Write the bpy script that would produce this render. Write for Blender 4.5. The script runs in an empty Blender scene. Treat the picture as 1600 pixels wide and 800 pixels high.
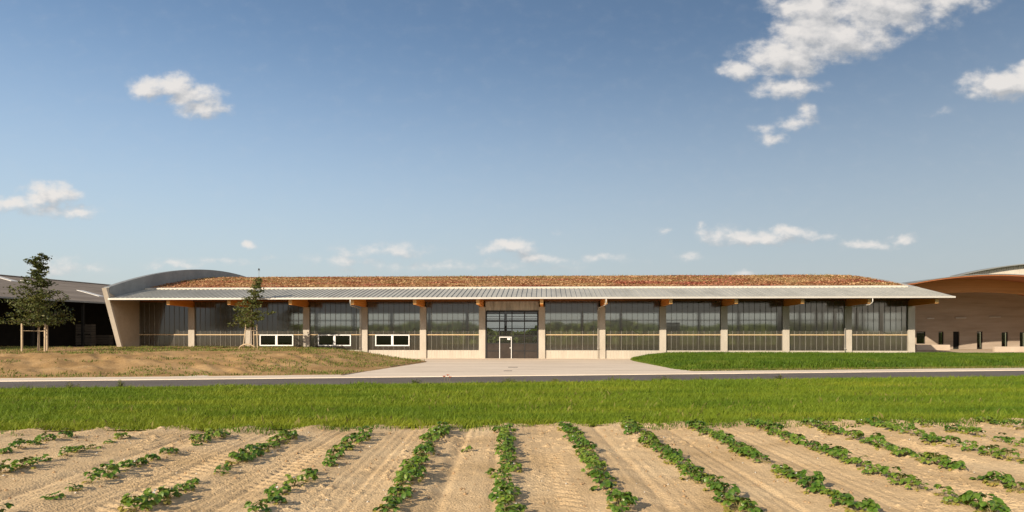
import bpy, math, random
import numpy as np
from mathutils import Vector, Matrix

rng = random.Random(7)
nrs = np.random.RandomState(11)
scene = bpy.context.scene
COL = scene.collection
R = math.radians
EYE = 2.63
F = 1066.7                       # focal length in photo pixels (24 mm on 36 mm)

# ------------------------------------------------------------------ noise
def _hash(ix, iy, seed):
    h = (ix.astype(np.int64) * 374761393 + iy.astype(np.int64) * 668265263 + seed * 974634777) & 0x7fffffff
    h = ((h ^ (h >> 13)) * 1274126177) & 0x7fffffff
    h = h ^ (h >> 16)
    return (h & 0xffff) / 65535.0

def vnoise(x, y, seed=0):
    x = np.asarray(x, float); y = np.asarray(y, float)
    ix = np.floor(x); iy = np.floor(y)
    fx = x - ix; fy = y - iy
    fx = fx * fx * (3 - 2 * fx); fy = fy * fy * (3 - 2 * fy)
    a = _hash(ix, iy, seed); b = _hash(ix + 1, iy, seed)
    c = _hash(ix, iy + 1, seed); d = _hash(ix + 1, iy + 1, seed)
    return (a * (1 - fx) + b * fx) * (1 - fy) + (c * (1 - fx) + d * fx) * fy

def fbm(x, y, seed=0, octv=4, gain=0.5):
    s = 0; a = 1; t = 0
    for i in range(octv):
        s = s + a * vnoise(x, y, seed + i * 17); t += a
        x = np.asarray(x) * 2.03 + 5.1; y = np.asarray(y) * 2.03 + 3.7; a *= gain
    return s / t

def sstep(a, b, x):
    t = np.clip((np.asarray(x, float) - a) / (b - a), 0, 1)
    return t * t * (3 - 2 * t)

# ------------------------------------------------------------------ mesh builder
class MB:
    def __init__(s):
        s.v = []; s.f = []
    def quad(s, a, b, c, d):
        n = len(s.v); s.v += [tuple(a), tuple(b), tuple(c), tuple(d)]; s.f.append((n, n + 1, n + 2, n + 3))
    def poly(s, pts):
        n = len(s.v); s.v += [tuple(p) for p in pts]; s.f.append(tuple(range(n, n + len(pts))))
    def box(s, x0, x1, y0, y1, z0, z1):
        n = len(s.v)
        s.v += [(x0, y0, z0), (x1, y0, z0), (x1, y1, z0), (x0, y1, z0), (x0, y0, z1), (x1, y0, z1), (x1, y1, z1), (x0, y1, z1)]
        for f in ((0, 3, 2, 1), (4, 5, 6, 7), (0, 1, 5, 4), (1, 2, 6, 5), (2, 3, 7, 6), (3, 0, 4, 7)):
            s.f.append(tuple(n + i for i in f))
        return s
    def prism_x(s, prof, x0, x1):
        """profile [(y,z)...] extruded along x"""
        n = len(s.v); k = len(prof)
        s.v += [(x0, y, z) for y, z in prof] + [(x1, y, z) for y, z in prof]
        s.f.append(tuple(n + i for i in range(k)))
        s.f.append(tuple(n + k + i for i in reversed(range(k))))
        for i in range(k):
            j = (i + 1) % k
            s.f.append((n + i, n + k + i, n + k + j, n + j))
        return s
    def band_x(s, top, bot, x0, x1):
        """slab whose top and bottom are polylines [(y,z)] of equal length"""
        n = len(s.v); k = len(top)
        for x in (x0, x1):
            s.v += [(x, y, z) for y, z in top] + [(x, y, z) for y, z in bot]
        T0, B0, T1, B1 = n, n + k, n + 2 * k, n + 3 * k
        for i in range(k - 1):
            s.f.append((T0 + i, T1 + i, T1 + i + 1, T0 + i + 1))
            s.f.append((B0 + i, B0 + i + 1, B1 + i + 1, B1 + i))
            s.f.append((T0 + i, T0 + i + 1, B0 + i + 1, B0 + i))
            s.f.append((T1 + i, B1 + i, B1 + i + 1, T1 + i + 1))
        s.f.append((T0, B0, B1, T1)); s.f.append((T0 + k - 1, T1 + k - 1, B1 + k - 1, B0 + k - 1))
        return s
    def band_y(s, top, bot, y0, y1):
        m = MB(); m.band_x(top, bot, y0, y1)
        n = len(s.v)
        s.v += [(b, a, c) for a, b, c in m.v]
        s.f += [tuple(n + i for i in reversed(f)) for f in m.f]
        return s
    def tube(s, pts, rads, seg=8, cap=True):
        pts = [Vector(p) for p in pts]
        n0 = len(s.v); up = None
        for i, p in enumerate(pts):
            t = (pts[min(i + 1, len(pts) - 1)] - pts[max(i - 1, 0)])
            t = t.normalized() if t.length > 1e-9 else Vector((0, 0, 1))
            if up is None:
                up = t.orthogonal().normalized()
            up = (up - t * up.dot(t)); up = up.normalized() if up.length > 1e-6 else t.orthogonal().normalized()
            w = t.cross(up)
            r = rads[i] if hasattr(rads, '__len__') else rads
            for k in range(seg):
                a = 2 * math.pi * k / seg
                s.v.append(tuple(p + up * (math.cos(a) * r) + w * (math.sin(a) * r)))
        for i in range(len(pts) - 1):
            for k in range(seg):
                a = n0 + i * seg + k; b = n0 + i * seg + (k + 1) % seg
                s.f.append((a, b, b + seg, a + seg))
        if cap:
            s.f.append(tuple(n0 + k for k in reversed(range(seg))))
            e = n0 + (len(pts) - 1) * seg
            s.f.append(tuple(e + k for k in range(seg)))
        return s
    def build(s, name, mat, parent=None, smooth=False):
        me = bpy.data.meshes.new(name)
        me.from_pydata(s.v, [], s.f); me.update()
        return link(name, me, mat, parent, smooth)

def link(name, me, mat, parent=None, smooth=False):
    if mat and not me.materials:
        me.materials.append(mat)
    if smooth:
        me.polygons.foreach_set('use_smooth', [True] * len(me.polygons))
    o = bpy.data.objects.new(name, me); COL.objects.link(o)
    if parent: o.parent = parent
    return o

def np_mesh(name, V, Q=None, T=None, mat=None, parent=None, smooth=False):
    me = bpy.data.meshes.new(name)
    nq = 0 if Q is None else len(Q); nt = 0 if T is None else len(T)
    me.vertices.add(len(V)); me.vertices.foreach_set('co', np.ascontiguousarray(V, np.float32).ravel())
    loops = []; starts = []; tot = 0
    if nq:
        loops.append(np.asarray(Q).ravel()); starts.append(np.arange(nq) * 4); tot = nq * 4
    if nt:
        loops.append(np.asarray(T).ravel()); starts.append(tot + np.arange(nt) * 3)
    L = np.concatenate(loops).astype(np.int32); S = np.concatenate(starts).astype(np.int32)
    me.loops.add(len(L)); me.loops.foreach_set('vertex_index', L)
    me.polygons.add(nq + nt); me.polygons.foreach_set('loop_start', S)
    me.update(calc_edges=True); me.validate()
    return link(name, me, mat, parent, smooth)

def grid_mesh(name, X, Y, Z, mat, parent=None, smooth=True):
    ny, nx = X.shape
    V = np.stack([X.ravel(), Y.ravel(), Z.ravel()], 1)
    i = np.arange(nx - 1)[None, :] + np.arange(ny - 1)[:, None] * nx
    i = i.ravel()
    Q = np.stack([i, i + 1, i + nx + 1, i + nx], 1)
    return np_mesh(name, V, Q=Q, mat=mat, parent=parent, smooth=smooth)

def empty(name, loc=(0, 0, 0), rz=0):
    o = bpy.data.objects.new(name, None); COL.objects.link(o)
    o.location = loc; o.rotation_euler = (0, 0, rz); o.empty_display_size = .3
    return o

def tag(o, label=None, cat=None, group=None, kind=None):
    if label: o['label'] = label
    if cat: o['category'] = cat
    if group: o['group'] = group
    if kind: o['kind'] = kind
    return o

# ------------------------------------------------------------------ materials
def nodes_of(name):
    m = bpy.data.materials.new(name); m.use_nodes = True
    nt = m.node_tree; nt.nodes.clear()
    return m, nt, nt.nodes, nt.links

def ramp(N, stops):
    r = N.new('ShaderNodeValToRGB')
    el = r.color_ramp.elements
    while len(el) < len(stops): el.new(.5)
    for e, (p, c) in zip(el, stops):
        e.position = p; e.color = (*c, 1)
    return r

def mat(name, cols, scale=3.0, rough=.8, bump=.0, bscale=None, stretch=(1, 1, 1), spec=.3, metal=0, detail=6,
        fine=None, trans=0.0, vary=False, lo=.3, hi=.7):
    """principled material; cols = list of colours along a noise ramp; fine = (scale, strength) small value noise"""
    m, nt, N, L = nodes_of(name)
    out = N.new('ShaderNodeOutputMaterial'); p = N.new('ShaderNodeBsdfPrincipled')
    tc = N.new('ShaderNodeTexCoord'); mp = N.new('ShaderNodeMapping')
    mp.inputs['Scale'].default_value = stretch
    L.new(tc.outputs['Object'], mp.inputs['Vector'])
    n = N.new('ShaderNodeTexNoise'); n.inputs['Scale'].default_value = scale; n.inputs['Detail'].default_value = detail
    n.inputs['Roughness'].default_value = .6
    L.new(mp.outputs[0], n.inputs['Vector'])
    k = len(cols)
    r = ramp(N, [(lo + (hi - lo) * i / max(1, k - 1), c) for i, c in enumerate(cols)])
    L.new(n.outputs['Fac'], r.inputs['Fac'])
    colo = r.outputs['Color']
    if fine:
        n2 = N.new('ShaderNodeTexNoise'); n2.inputs['Scale'].default_value = fine[0]; n2.inputs['Detail'].default_value = 4
        L.new(mp.outputs[0], n2.inputs['Vector'])
        mr = N.new('ShaderNodeMapRange'); mr.inputs['From Min'].default_value = .25; mr.inputs['From Max'].default_value = .75
        mr.inputs['To Min'].default_value = 1 - fine[1]; mr.inputs['To Max'].default_value = 1 + fine[1]
        L.new(n2.outputs['Fac'], mr.inputs['Value'])
        mx = N.new('ShaderNodeVectorMath'); mx.operation = 'SCALE'
        L.new(colo, mx.inputs[0]); L.new(mr.outputs[0], mx.inputs['Scale'])
        colo = mx.outputs[0]
    if vary:
        oi = N.new('ShaderNodeObjectInfo'); rv = ramp(N, [(0, (.72, .80, .8)), (.5, (1, 1, 1)), (1, (1.5, 1.22, 1.3))]); L.new(oi.outputs['Random'], rv.inputs['Fac'])
        vm = N.new('ShaderNodeVectorMath'); vm.operation = 'MULTIPLY'; L.new(colo, vm.inputs[0]); L.new(rv.outputs['Color'], vm.inputs[1]); colo = vm.outputs[0]
    L.new(colo, p.inputs['Base Color'])
    p.inputs['Roughness'].default_value = rough; p.inputs['Metallic'].default_value = metal
    p.inputs['Specular IOR Level'].default_value = spec
    if bump:
        nb = N.new('ShaderNodeTexNoise'); nb.inputs['Scale'].default_value = bscale or scale * 4; nb.inputs['Detail'].default_value = 6
        L.new(mp.outputs[0], nb.inputs['Vector'])
        b = N.new('ShaderNodeBump'); b.inputs['Strength'].default_value = min(1, bump); b.inputs['Distance'].default_value = .05
        L.new(nb.outputs['Fac'], b.inputs['Height']); L.new(b.outputs[0], p.inputs['Normal'])
    sh = p.outputs[0]
    if trans:
        t = N.new('ShaderNodeBsdfTranslucent'); L.new(colo, t.inputs['Color'])
        mix = N.new('ShaderNodeMixShader'); mix.inputs[0].default_value = trans
        L.new(sh, mix.inputs[1]); L.new(t.outputs[0], mix.inputs[2]); sh = mix.outputs[0]
    L.new(sh, out.inputs['Surface'])
    return m

def pane_mat(name, tint, t_clear, t_rough, diff, diffcol, rough=.12, gloss=.1, grough=.05):
    m, nt, N, L = nodes_of(name)
    out = N.new('ShaderNodeOutputMaterial')
    tr = N.new('ShaderNodeBsdfTransparent'); tr.inputs[0].default_value = (*tint, 1)
    rf = N.new('ShaderNodeBsdfRefraction'); rf.inputs['Color'].default_value = (*tint, 1)
    rf.inputs['Roughness'].default_value = rough; rf.inputs['IOR'].default_value = 1.03
    df = N.new('ShaderNodeBsdfDiffuse'); df.inputs[0].default_value = (*diffcol, 1)
    gl = N.new('ShaderNodeBsdfGlossy'); gl.inputs['Roughness'].default_value = grough
    a = N.new('ShaderNodeMixShader'); a.inputs[0].default_value = t_rough / max(1e-6, t_clear + t_rough)
    L.new(tr.outputs[0], a.inputs[1]); L.new(rf.outputs[0], a.inputs[2])
    b = N.new('ShaderNodeMixShader'); b.inputs[0].default_value = diff
    L.new(a.outputs[0], b.inputs[1]); L.new(df.outputs[0], b.inputs[2])
    fr = N.new('ShaderNodeFresnel'); fr.inputs['IOR'].default_value = 1.5
    ad = N.new('ShaderNodeMath'); ad.operation = 'MULTIPLY_ADD'; ad.inputs[1].default_value = 1.0; ad.inputs[2].default_value = gloss
    L.new(fr.outputs[0], ad.inputs[0])
    c = N.new('ShaderNodeMixShader'); L.new(ad.outputs[0], c.inputs[0])
    L.new(b.outputs[0], c.inputs[1]); L.new(gl.outputs[0], c.inputs[2])
    L.new(c.outputs[0], out.inputs['Surface'])
    return m

M = {}
M['soil'] = mat('sandy_soil', [(.48, .335, .175), (.60, .43, .24), (.66, .49, .285)], scale=.9, rough=.95, bump=.5, bscale=45, spec=.1, fine=(28, .16))
M['clod'] = mat('soil_clods', [(.30, .19, .10), (.46, .31, .17)], scale=9, rough=.95, spec=.1)
M['bank_soil'] = mat('bank_soil', [(.28, .17, .068), (.37, .23, .10), (.44, .29, .14)], scale=.35, rough=.95, bump=.6, bscale=9, spec=.1, fine=(6, .22))
M['verge_soil'] = mat('verge_ground', [(.10, .13, .012), (.16, .18, .022)], scale=.5, rough=.95, spec=.1, fine=(9, .3))
M['ground'] = mat('meadow_ground', [(.09, .13, .03), (.15, .16, .05), (.2, .17, .08)], scale=.03, rough=.95, spec=.1)
M['yard'] = mat('yard_gravel', [(.42, .33, .23), (.52, .42, .30)], scale=.3, rough=.9, bump=.3, bscale=12, spec=.15, fine=(8, .1))
M['grass'] = mat('grass_blade', [(.085, .155, .008), (.155, .22, .013), (.26, .285, .022)], scale=.33, stretch=(.5, 1.6, 1), rough=.6, spec=.25, trans=.35, fine=(5, .35))
M['bank_grass'] = mat('bank_grass', [(.06, .12, .007), (.10, .165, .010), (.17, .20, .025)], scale=.4, rough=.6, spec=.25, trans=.35, fine=(4, .35), lo=.35, hi=.75)
M['dry_grass'] = mat('dry_grass', [(.10, .13, .02), (.20, .19, .05), (.33, .26, .10)], scale=1.2, rough=.8, spec=.15, trans=.3, fine=(6, .3))
M['weed'] = mat('weed_leaf', [(.06, .12, .015), (.12, .17, .025), (.2, .2, .05)], scale=2.5, rough=.7, spec=.2, trans=.3, fine=(9, .3))
M['leaf'] = mat('strawberry_leaf', [(.055, .13, .012), (.11, .195, .022), (.22, .28, .05)], scale=16, rough=.42, spec=.45, trans=.22, fine=(60, .15), lo=.34, hi=.68, vary=True)
M['old_leaf'] = mat('strawberry_old_leaf', [(.17, .20, .03), (.30, .28, .06), (.40, .27, .09)], scale=12, rough=.7, spec=.2, trans=.25)
M['stalk'] = mat('strawberry_stalk', [(.20, .16, .06), (.26, .24, .08)], scale=10, rough=.6)
M['petal'] = mat('petal', [(.78, .78, .72), (.85, .85, .8)], scale=10, rough=.6, trans=.2)
M['yolk'] = mat('flower_centre', [(.6, .45, .05), (.7, .5, .08)], scale=10)
M['poppy'] = mat('poppy_petal', [(.7, .10, .02), (.8, .16, .03)], scale=8, rough=.6, trans=.3)
M['asphalt'] = mat('asphalt', [(.115, .098, .085), (.155, .133, .115)], scale=.4, rough=.85, bump=.25, bscale=60, spec=.25, fine=(35, .15))
M['paving'] = mat('pale_concrete_paving', [(.58, .485, .375), (.69, .58, .455), (.76, .645, .51)], scale=.35, rough=.85, bump=.1, bscale=20, spec=.2, stretch=(.35, 1.6, 1), fine=(9, .07))
M['concrete'] = mat('fair_concrete', [(.38, .335, .27), (.45, .40, .33), (.51, .46, .385)], scale=.8, rough=.8, bump=.15, bscale=15, spec=.25, stretch=(1, 1, .5), fine=(12, .06))
M['fin_concrete'] = mat('tan_concrete', [(.36, .29, .215), (.42, .345, .26)], scale=.6, rough=.85, bump=.15, bscale=12, spec=.2, fine=(7, .07))
M['zinc'] = mat('zinc_sheet', [(.34, .335, .30), (.41, .405, .365), (.46, .45, .405)], scale=.7, rough=.6, spec=.3, metal=.1, stretch=(1, .3, 1), fine=(5, .06))
M['zinc_dark'] = mat('weathered_zinc', [(.19, .20, .20), (.26, .27, .265)], scale=.5, rough=.6, spec=.3, metal=.1, fine=(3, .08))
M['edge_metal'] = mat('pale_edge_metal', [(.50, .47, .42), (.58, .55, .50)], scale=1, rough=.45, spec=.4, metal=.2)
M['gravel'] = mat('roof_gravel', [(.5, .46, .38), (.66, .61, .52)], scale=6, rough=.9, bump=.6, bscale=10)
M['glulam'] = mat('glulam', [(.64, .21, .03), (.74, .27, .045), (.80, .34, .07)], scale=2.0, stretch=(1, .15, 5), rough=.5, spec=.35)
M['glulam_end'] = mat('glulam_end', [(.68, .40, .16), (.78, .48, .2)], scale=4, rough=.6)
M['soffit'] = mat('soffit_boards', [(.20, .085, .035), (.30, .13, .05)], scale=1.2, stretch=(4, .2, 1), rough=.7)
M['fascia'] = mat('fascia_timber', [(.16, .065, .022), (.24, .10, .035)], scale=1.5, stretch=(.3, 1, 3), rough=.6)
M['rail'] = mat('timber_rail', [(.50, .36, .20), (.60, .45, .27)], scale=3, rough=.6)
M['mullion'] = mat('mullion_aluminium', [(.17, .16, .135), (.22, .21, .18)], scale=2, rough=.5)
M['plinth'] = mat('plinth_panel', [(.43, .38, .31), (.50, .45, .37)], scale=.7, rough=.6, spec=.4, stretch=(3, 1, .4), fine=(4, .08))
M['fascia_panel'] = mat('gate_head_panel', [(.22, .205, .17), (.45, .42, .36), (.62, .585, .50)], scale=1.1, rough=.5, spec=.4, stretch=(2.2, 1, .5))
M['white'] = mat('white_frame', [(.76, .75, .72), (.82, .81, .78)], scale=2, rough=.45, spec=.4)
M['dark_frame'] = mat('dark_gate_frame', [(.018, .017, .016), (.03, .028, .026)], scale=2, rough=.45, spec=.4)
M['gate_panel'] = mat('gate_lower_panel', [(.032, .025, .020), (.055, .042, .033)], scale=1.2, rough=.25, spec=.5)
M['floor'] = mat('hall_floor', [(.40, .29, .22), (.50, .38, .30)], scale=.4, rough=.7)
M['sedum_bed'] = mat('sedum_bed', [(.28, .13, .07), (.42, .25, .11), (.40, .32, .15)], scale=.5, rough=.95, bump=.7, bscale=8)
M['sedum'] = mat('sedum_leaf', [(.36, .11, .075), (.52, .20, .13), (.44, .24, .12), (.58, .37, .19), (.54, .41, .20), (.31, .27, .11)], scale=.24, detail=9, rough=.8, spec=.2, trans=.2, fine=(5, .4), lo=.30, hi=.72, stretch=(.5, 1.5, 1))
M['bark'] = mat('bark', [(.16, .12, .085), (.26, .20, .15)], scale=4, stretch=(3, 3, .5), rough=.9, bump=.5)
M['crown_dark'] = mat('dark_foliage', [(.04, .058, .012), (.08, .095, .02), (.15, .135, .035)], scale=1.6, rough=.6, spec=.3, trans=.25, fine=(5, .35))
M['crown_mid'] = mat('olive_foliage', [(.05, .07, .014), (.10, .115, .024), (.17, .165, .045)], scale=1.6, rough=.6, spec=.3, trans=.25, fine=(5, .35))
M['wood_post'] = mat('stake_wood', [(.40, .30, .19), (.54, .42, .28)], scale=3, stretch=(3, 3, .4), rough=.8)
M['hall_roof'] = mat('fibre_cement_roof', [(.17, .135, .105), (.23, .19, .15), (.28, .235, .19)], scale=.4, rough=.9, stretch=(.3, 2, 1), fine=(3, .1))
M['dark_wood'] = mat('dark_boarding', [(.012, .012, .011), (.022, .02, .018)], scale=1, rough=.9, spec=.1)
M['skylight'] = mat('skylight_sheet', [(.62, .60, .56), (.7, .68, .64)], scale=1, rough=.5)
M['clay_wall'] = mat('board_marked_wall', [(.30, .235, .175), (.37, .295, .225), (.42, .34, .265)], scale=.6, rough=.9, stretch=(.25, 1, 3.0), bump=.2, bscale=6, fine=(2.5, .07))
M['arch_beam'] = mat('pale_glulam', [(.44, .20, .065), (.52, .25, .085)], scale=1.2, stretch=(.1, 1, 5), rough=.55)
M['arch_soffit'] = mat('red_soffit', [(.30, .10, .04), (.38, .14, .055)], scale=1.0, stretch=(4, .3, 1), rough=.7)
M['low_wall'] = mat('pale_render', [(.42, .34, .26), (.50, .41, .32)], scale=.8, rough=.9)
M['steel'] = mat('rusty_edging', [(.16, .12, .09), (.24, .18, .14)], scale=3, rough=.8)
M['cover'] = mat('cast_iron', [(.16, .13, .11), (.24, .2, .17)], scale=4, rough=.7)
M['corrug'] = mat('pale_corrugated', [(.50, .45, .38), (.58, .53, .46)], scale=.8, rough=.6)
M['hedge'] = mat('far_foliage', [(.05, .08, .015), (.08, .12, .02), (.13, .16, .035)], scale=.25, rough=.8, trans=.2, fine=(1.2, .3))
M['red'] = mat('red_paint', [(.50, .05, .03), (.58, .07, .04)], scale=1, rough=.4)
M['rubber'] = mat('rubber', [(.015, .015, .015), (.03, .03, .03)], scale=3, rough=.9)
M['green_paint'] = mat('dark_green_paint', [(.02, .05, .02), (.03, .065, .03)], scale=2, rough=.4)
M['crate'] = mat('crate_wood', [(.58, .45, .17), (.66, .54, .25)], scale=2, rough=.8, stretch=(.4, .4, 4))
M['partition'] = mat('dark_partition', [(.055, .042, .036), (.085, .066, .055)], scale=.8, rough=.8)
M['shaded_crate'] = mat('shade_darkened_crate', [(.045, .038, .03), (.075, .062, .048)], scale=2, rough=.9, stretch=(.4, .4, 4))  # crate wood darkened, the storage hall's shade put into its colour
M['panel'] = pane_mat('facade_panel', (.78, .75, .66), .22, .78, .10, (.44, .385, .31), rough=.34, gloss=.085, grough=.10)
M['back_panel'] = pane_mat('rear_panel', (.80, .80, .76), 1, .0, .22, (.6, .58, .52), gloss=.0)
M['glass'] = pane_mat('window_glass', (.26, .30, .24), 1, 0, .0, (.1, .1, .1), gloss=.03, grough=.0)
M['gate_glass'] = pane_mat('gate_glass', (.84, .82, .77), 1, 0, .05, (.4, .4, .38), gloss=.05, grough=.02)

# ------------------------------------------------------------------ plan geometry
TH = R(2.9)
FY = 66.7
def facade_Y(X): return FY - X * math.tan(TH)
def v_of(X, Y): return (X + 25.6) * (-.1633) + (Y - 34.2) * .9866      # distance beyond the far road edge
def Y_of(X, v): return 34.2 + (v + (X + 25.6) * .1633) / .9866
ROAD_W = 5.6
def field_edge(X): return 11.62 + .075 * X
def verge_z(X, Y):
    y0 = field_edge(X); y1 = Y_of(X, -ROAD_W)
    t = np.clip((Y - y0) / (y1 - y0), 0, 1)
    return 1.0 - .88 * t ** .72
def bank_edge_X(Y):
    Y = np.asarray(Y, float)
    a = -9.6 + (Y - 38.6) / (57.8 - 38.6) * 2.3
    t = np.clip((Y - 57.8) / 9.4, 0, 1)
    b = -7.3 - 6.9 * t ** .85
    return np.where(Y < 57.8, a, b)
def bank_z(X, Y):
    d1 = v_of(X, Y) - 2.15
    d2 = bank_edge_X(Y) - X
    f = sstep(-1.5, 15, d1) - .02
    r = sstep(-.6, 8.0, d2)
    n = fbm(X * .5, Y * .5, 5, 4) - .5
    g = fbm((X * .8 + Y * .55) * 1.6, (Y - X * .3) * .35, 9, 3) - .5          # rills running down the slope
    z = .15 + .98 * f * r + n * .16 * r + g * .30 * r * sstep(0, 3, d1) * (1 - sstep(10, 16, d1))
    z = np.where((d1 < 0) | (d2 < 0), np.minimum(z, .15 + np.minimum(d1, d2) * .6), z)
    return z
def berm_edge_X(Y):
    Y = np.asarray(Y, float)
    # left end of the green bank
    return 10.75 + .9 * np.clip((46 - Y) / 4, 0, 2) ** 2 + .9 * np.clip((Y - 58) / 8, 0, 1.5) ** 2
def berm_z(X, Y):
    d1 = v_of(X, Y) - 2.3; d2 = X - berm_edge_X(Y)
    d = np.minimum(d1, d2)
    n = fbm(X * .4, Y * .4, 31, 3) - .5
    z = .13 + .30 * sstep(-.3, 3.5, d) + n * .1 * sstep(0, 2, d)
    return np.where(d < 0, .13 + d * .6, z)

# ------------------------------------------------------------------ ground sheets
def axis(parts):
    out = []
    for a, b, s in parts:
        out += list(np.arange(a, b, s))
    out.append(parts[-1][1]); return np.array(out)

gx = axis([(-1500, -120, 60), (-120, 120, 3), (120, 1500, 60)])
gy = axis([(-600, -20, 30), (-20, 140, 2.5), (140, 1800, 60)])
X, Y = np.meshgrid(gx, gy)
Z = np.where(Y < field_edge(X), .9, np.where(v_of(X, Y) < -ROAD_W, verge_z(X, Y) - .1, -.12))
Z = np.where((X < -40) & (v_of(X, Y) > 0), np.clip((v_of(X, Y)) * .07, -.12, .96), Z)
tag(grid_mesh('ground', X, Y, Z, M['ground']), kind='structure')

# field, with furrows, wheel tracks and clods as real relief
ROWS = [(-7, -6.35), (-6, -5.4), (-5, -4.22), (-4, -3.15), (-3, -2.05), (-2, -1.0)]
ROW_X = {-7: -7.45, -6: -6.38, -5: -5.42, -4: -4.18, -3: -3.12, -2: -2.05, -1: -1.0, 0: 0.0, 1: .98, 2: 1.99, 3: 2.98, 4: 4.0, 5: 4.92, 6: 5.97, 7: 6.82, 8: 8.1, 9: 9.1}
SP = 1.05
def row_x(k, Y): return ROW_X[k] * SP - .0094 * Y
fx = np.arange(-13.5, 13.5, .025); fy = np.arange(4.6, 13.1, .025)
X, Y = np.meshgrid(fx, fy)
XR = (X + .0094 * Y) / SP
rk = np.array(sorted(ROW_X.values()))
dr = np.min(np.abs(XR[..., None] - rk), axis=-1) * SP                        # distance to the nearest row
Z = 1.0 + .03 * np.exp(-(dr / .14) ** 2) - .012 * sstep(.2, .5, dr)
Z += (fbm(X * 1.3, Y * 1.0, 1, 4) - .5) * .03
Z += (fbm(X * 7, Y * 5, 2, 4, .6) - .5) * .018
cl = fbm(X * 16, Y * 14, 3, 3, .6)
lump = sstep(.5, .7, fbm(X * .8, Y * .5, 21, 3))
Z += sstep(.62, .85, cl) * (.006 + .026 * lump)
# long harrow lines between the rows
Z += .0035 * np.sin((XR * SP) * 2 * math.pi / .115 + 1.2 * fbm(X * .6, Y * .3, 4, 2)) * sstep(.2, .3, dr) * (.35 + .9 * sstep(.42, .6, fbm(X * .7, Y * .25, 6, 2)))
for xc, w, a in ((-.62, .07, .03), (-.12, .05, .015), (1.45, .04, .018), (-1.5, .05, .012), (2.6, .05, .014), (3.45, .06, .012), (-3.6, .07, .02), (-4.75, .08, .03), (-2.55, .06, .018)):
    wob = .03 * (fbm(Y * .8, Y * 0 + xc, 8, 2) - .5)
    Z -= a * np.exp(-((XR - xc - wob) / w) ** 2) * (.5 + fbm(X * 3, Y * 3, 12, 2))
# tyre tread chevrons in three of the alleys
for xc, hw in ((-2.6, .33), (-3.65, .36), (.5, .22), (4.45, .28), (5.45, .28)):
    q = (XR - xc)
    tread = np.sin((Y * 1.0 + np.abs(q) * .9) * 2 * math.pi / .16)
    Z += .0055 * np.clip(tread * 1.6, -1, 1) * (np.abs(q) < hw) * (.25 + 1.0 * sstep(.45, .6, fbm(X * 1.1, Y * .9, 14, 2)))
Z = np.where(Y > field_edge(X) + .25, Z - .1 * np.clip(Y - field_edge(X) - .25, 0, 3), Z)
tag(grid_mesh('field_soil', X, Y, Z, M['soil']), kind='structure')

def field_z(x, y):
    i = int(round((y - 4.6) / .025)); j = int(round((x + 13.5) / .025))
    i = max(0, min(Z_FIELD.shape[0] - 1, i)); j = max(0, min(Z_FIELD.shape[1] - 1, j))
    return float(Z_FIELD[i, j])
Z_FIELD = Z.copy()

# clods lying on the field
n = 5200
px = nrs.uniform(-12, 12, n); py = 5.8 + 6.2 * nrs.uniform(0, 1, n)
keep = (vnoise(px * .9, py * .6, 41) + .5 * vnoise(px * 3, py * 3, 42) > .62)
px, py = px[keep], py[keep]
base = np.array([(1, 0, 0), (-.5, .87, 0), (-.5, -.87, 0), (0, 0, .8), (0, 0, -.6)])
tri = np.array([(0, 1, 3), (1, 2, 3), (2, 0, 3), (1, 0, 4), (2, 1, 4), (0, 2, 4)])
ns = len(px)
sz = .006 + .02 * nrs.uniform(0, 1, ns) ** 4
V = np.repeat(base[None], ns, 0) * nrs.uniform(.6, 1.4, (ns, 5, 3)) * sz[:, None, None]
an = nrs.uniform(0, 6.28, ns); c, s_ = np.cos(an), np.sin(an)
V = np.stack([V[..., 0] * c[:, None] - V[..., 1] * s_[:, None], V[..., 0] * s_[:, None] + V[..., 1] * c[:, None], V[..., 2]], -1)
zz = np.array([field_z(a, b) for a, b in zip(px, py)])
V += np.stack([px, py, zz + sz * .2], -1)[:, None, :]
T = (tri[None] + (np.arange(ns) * 5)[:, None, None]).reshape(-1, 3)
tag(np_mesh('soil_clods', V.reshape(-1, 3), T=T, mat=M['clod']), 'small crumbs of dry soil scattered over the sandy field', 'soil clods', kind='stuff')

n = 260
px = nrs.uniform(-10, 10, n); py = 5.8 + 6.0 * nrs.uniform(0, 1, n); sz = .008 + .014 * nrs.uniform(0, 1, n) ** 3
V = np.repeat(base[None], n, 0) * nrs.uniform(.7, 1.3, (n, 5, 3)) * sz[:, None, None]
V += np.stack([px, py, np.array([field_z(a, b) for a, b in zip(px, py)]) + sz * .3], -1)[:, None, :]
T = (tri[None] + (np.arange(n) * 5)[:, None, None]).reshape(-1, 3)
tag(np_mesh('pebbles', V.reshape(-1, 3), T=T, mat=M['gravel']), 'pale little stones lying between the strawberry rows', 'pebbles', kind='stuff')
# grass verge
gx = np.arange(-90, 90.1, .75); tt = np.linspace(0, 1, 40)
X, T_ = np.meshgrid(gx, tt)
y0 = field_edge(X) + .1 + .25 * (fbm(X * 1.2, X * 0, 51, 3) - .5); y1 = Y_of(X, -ROAD_W) + .05
Y = y0 + (y1 - y0) * T_
tag(grid_mesh('grass_verge', X, Y, verge_z(X, Y) + .02, M['verge_soil']), kind='structure')

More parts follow.
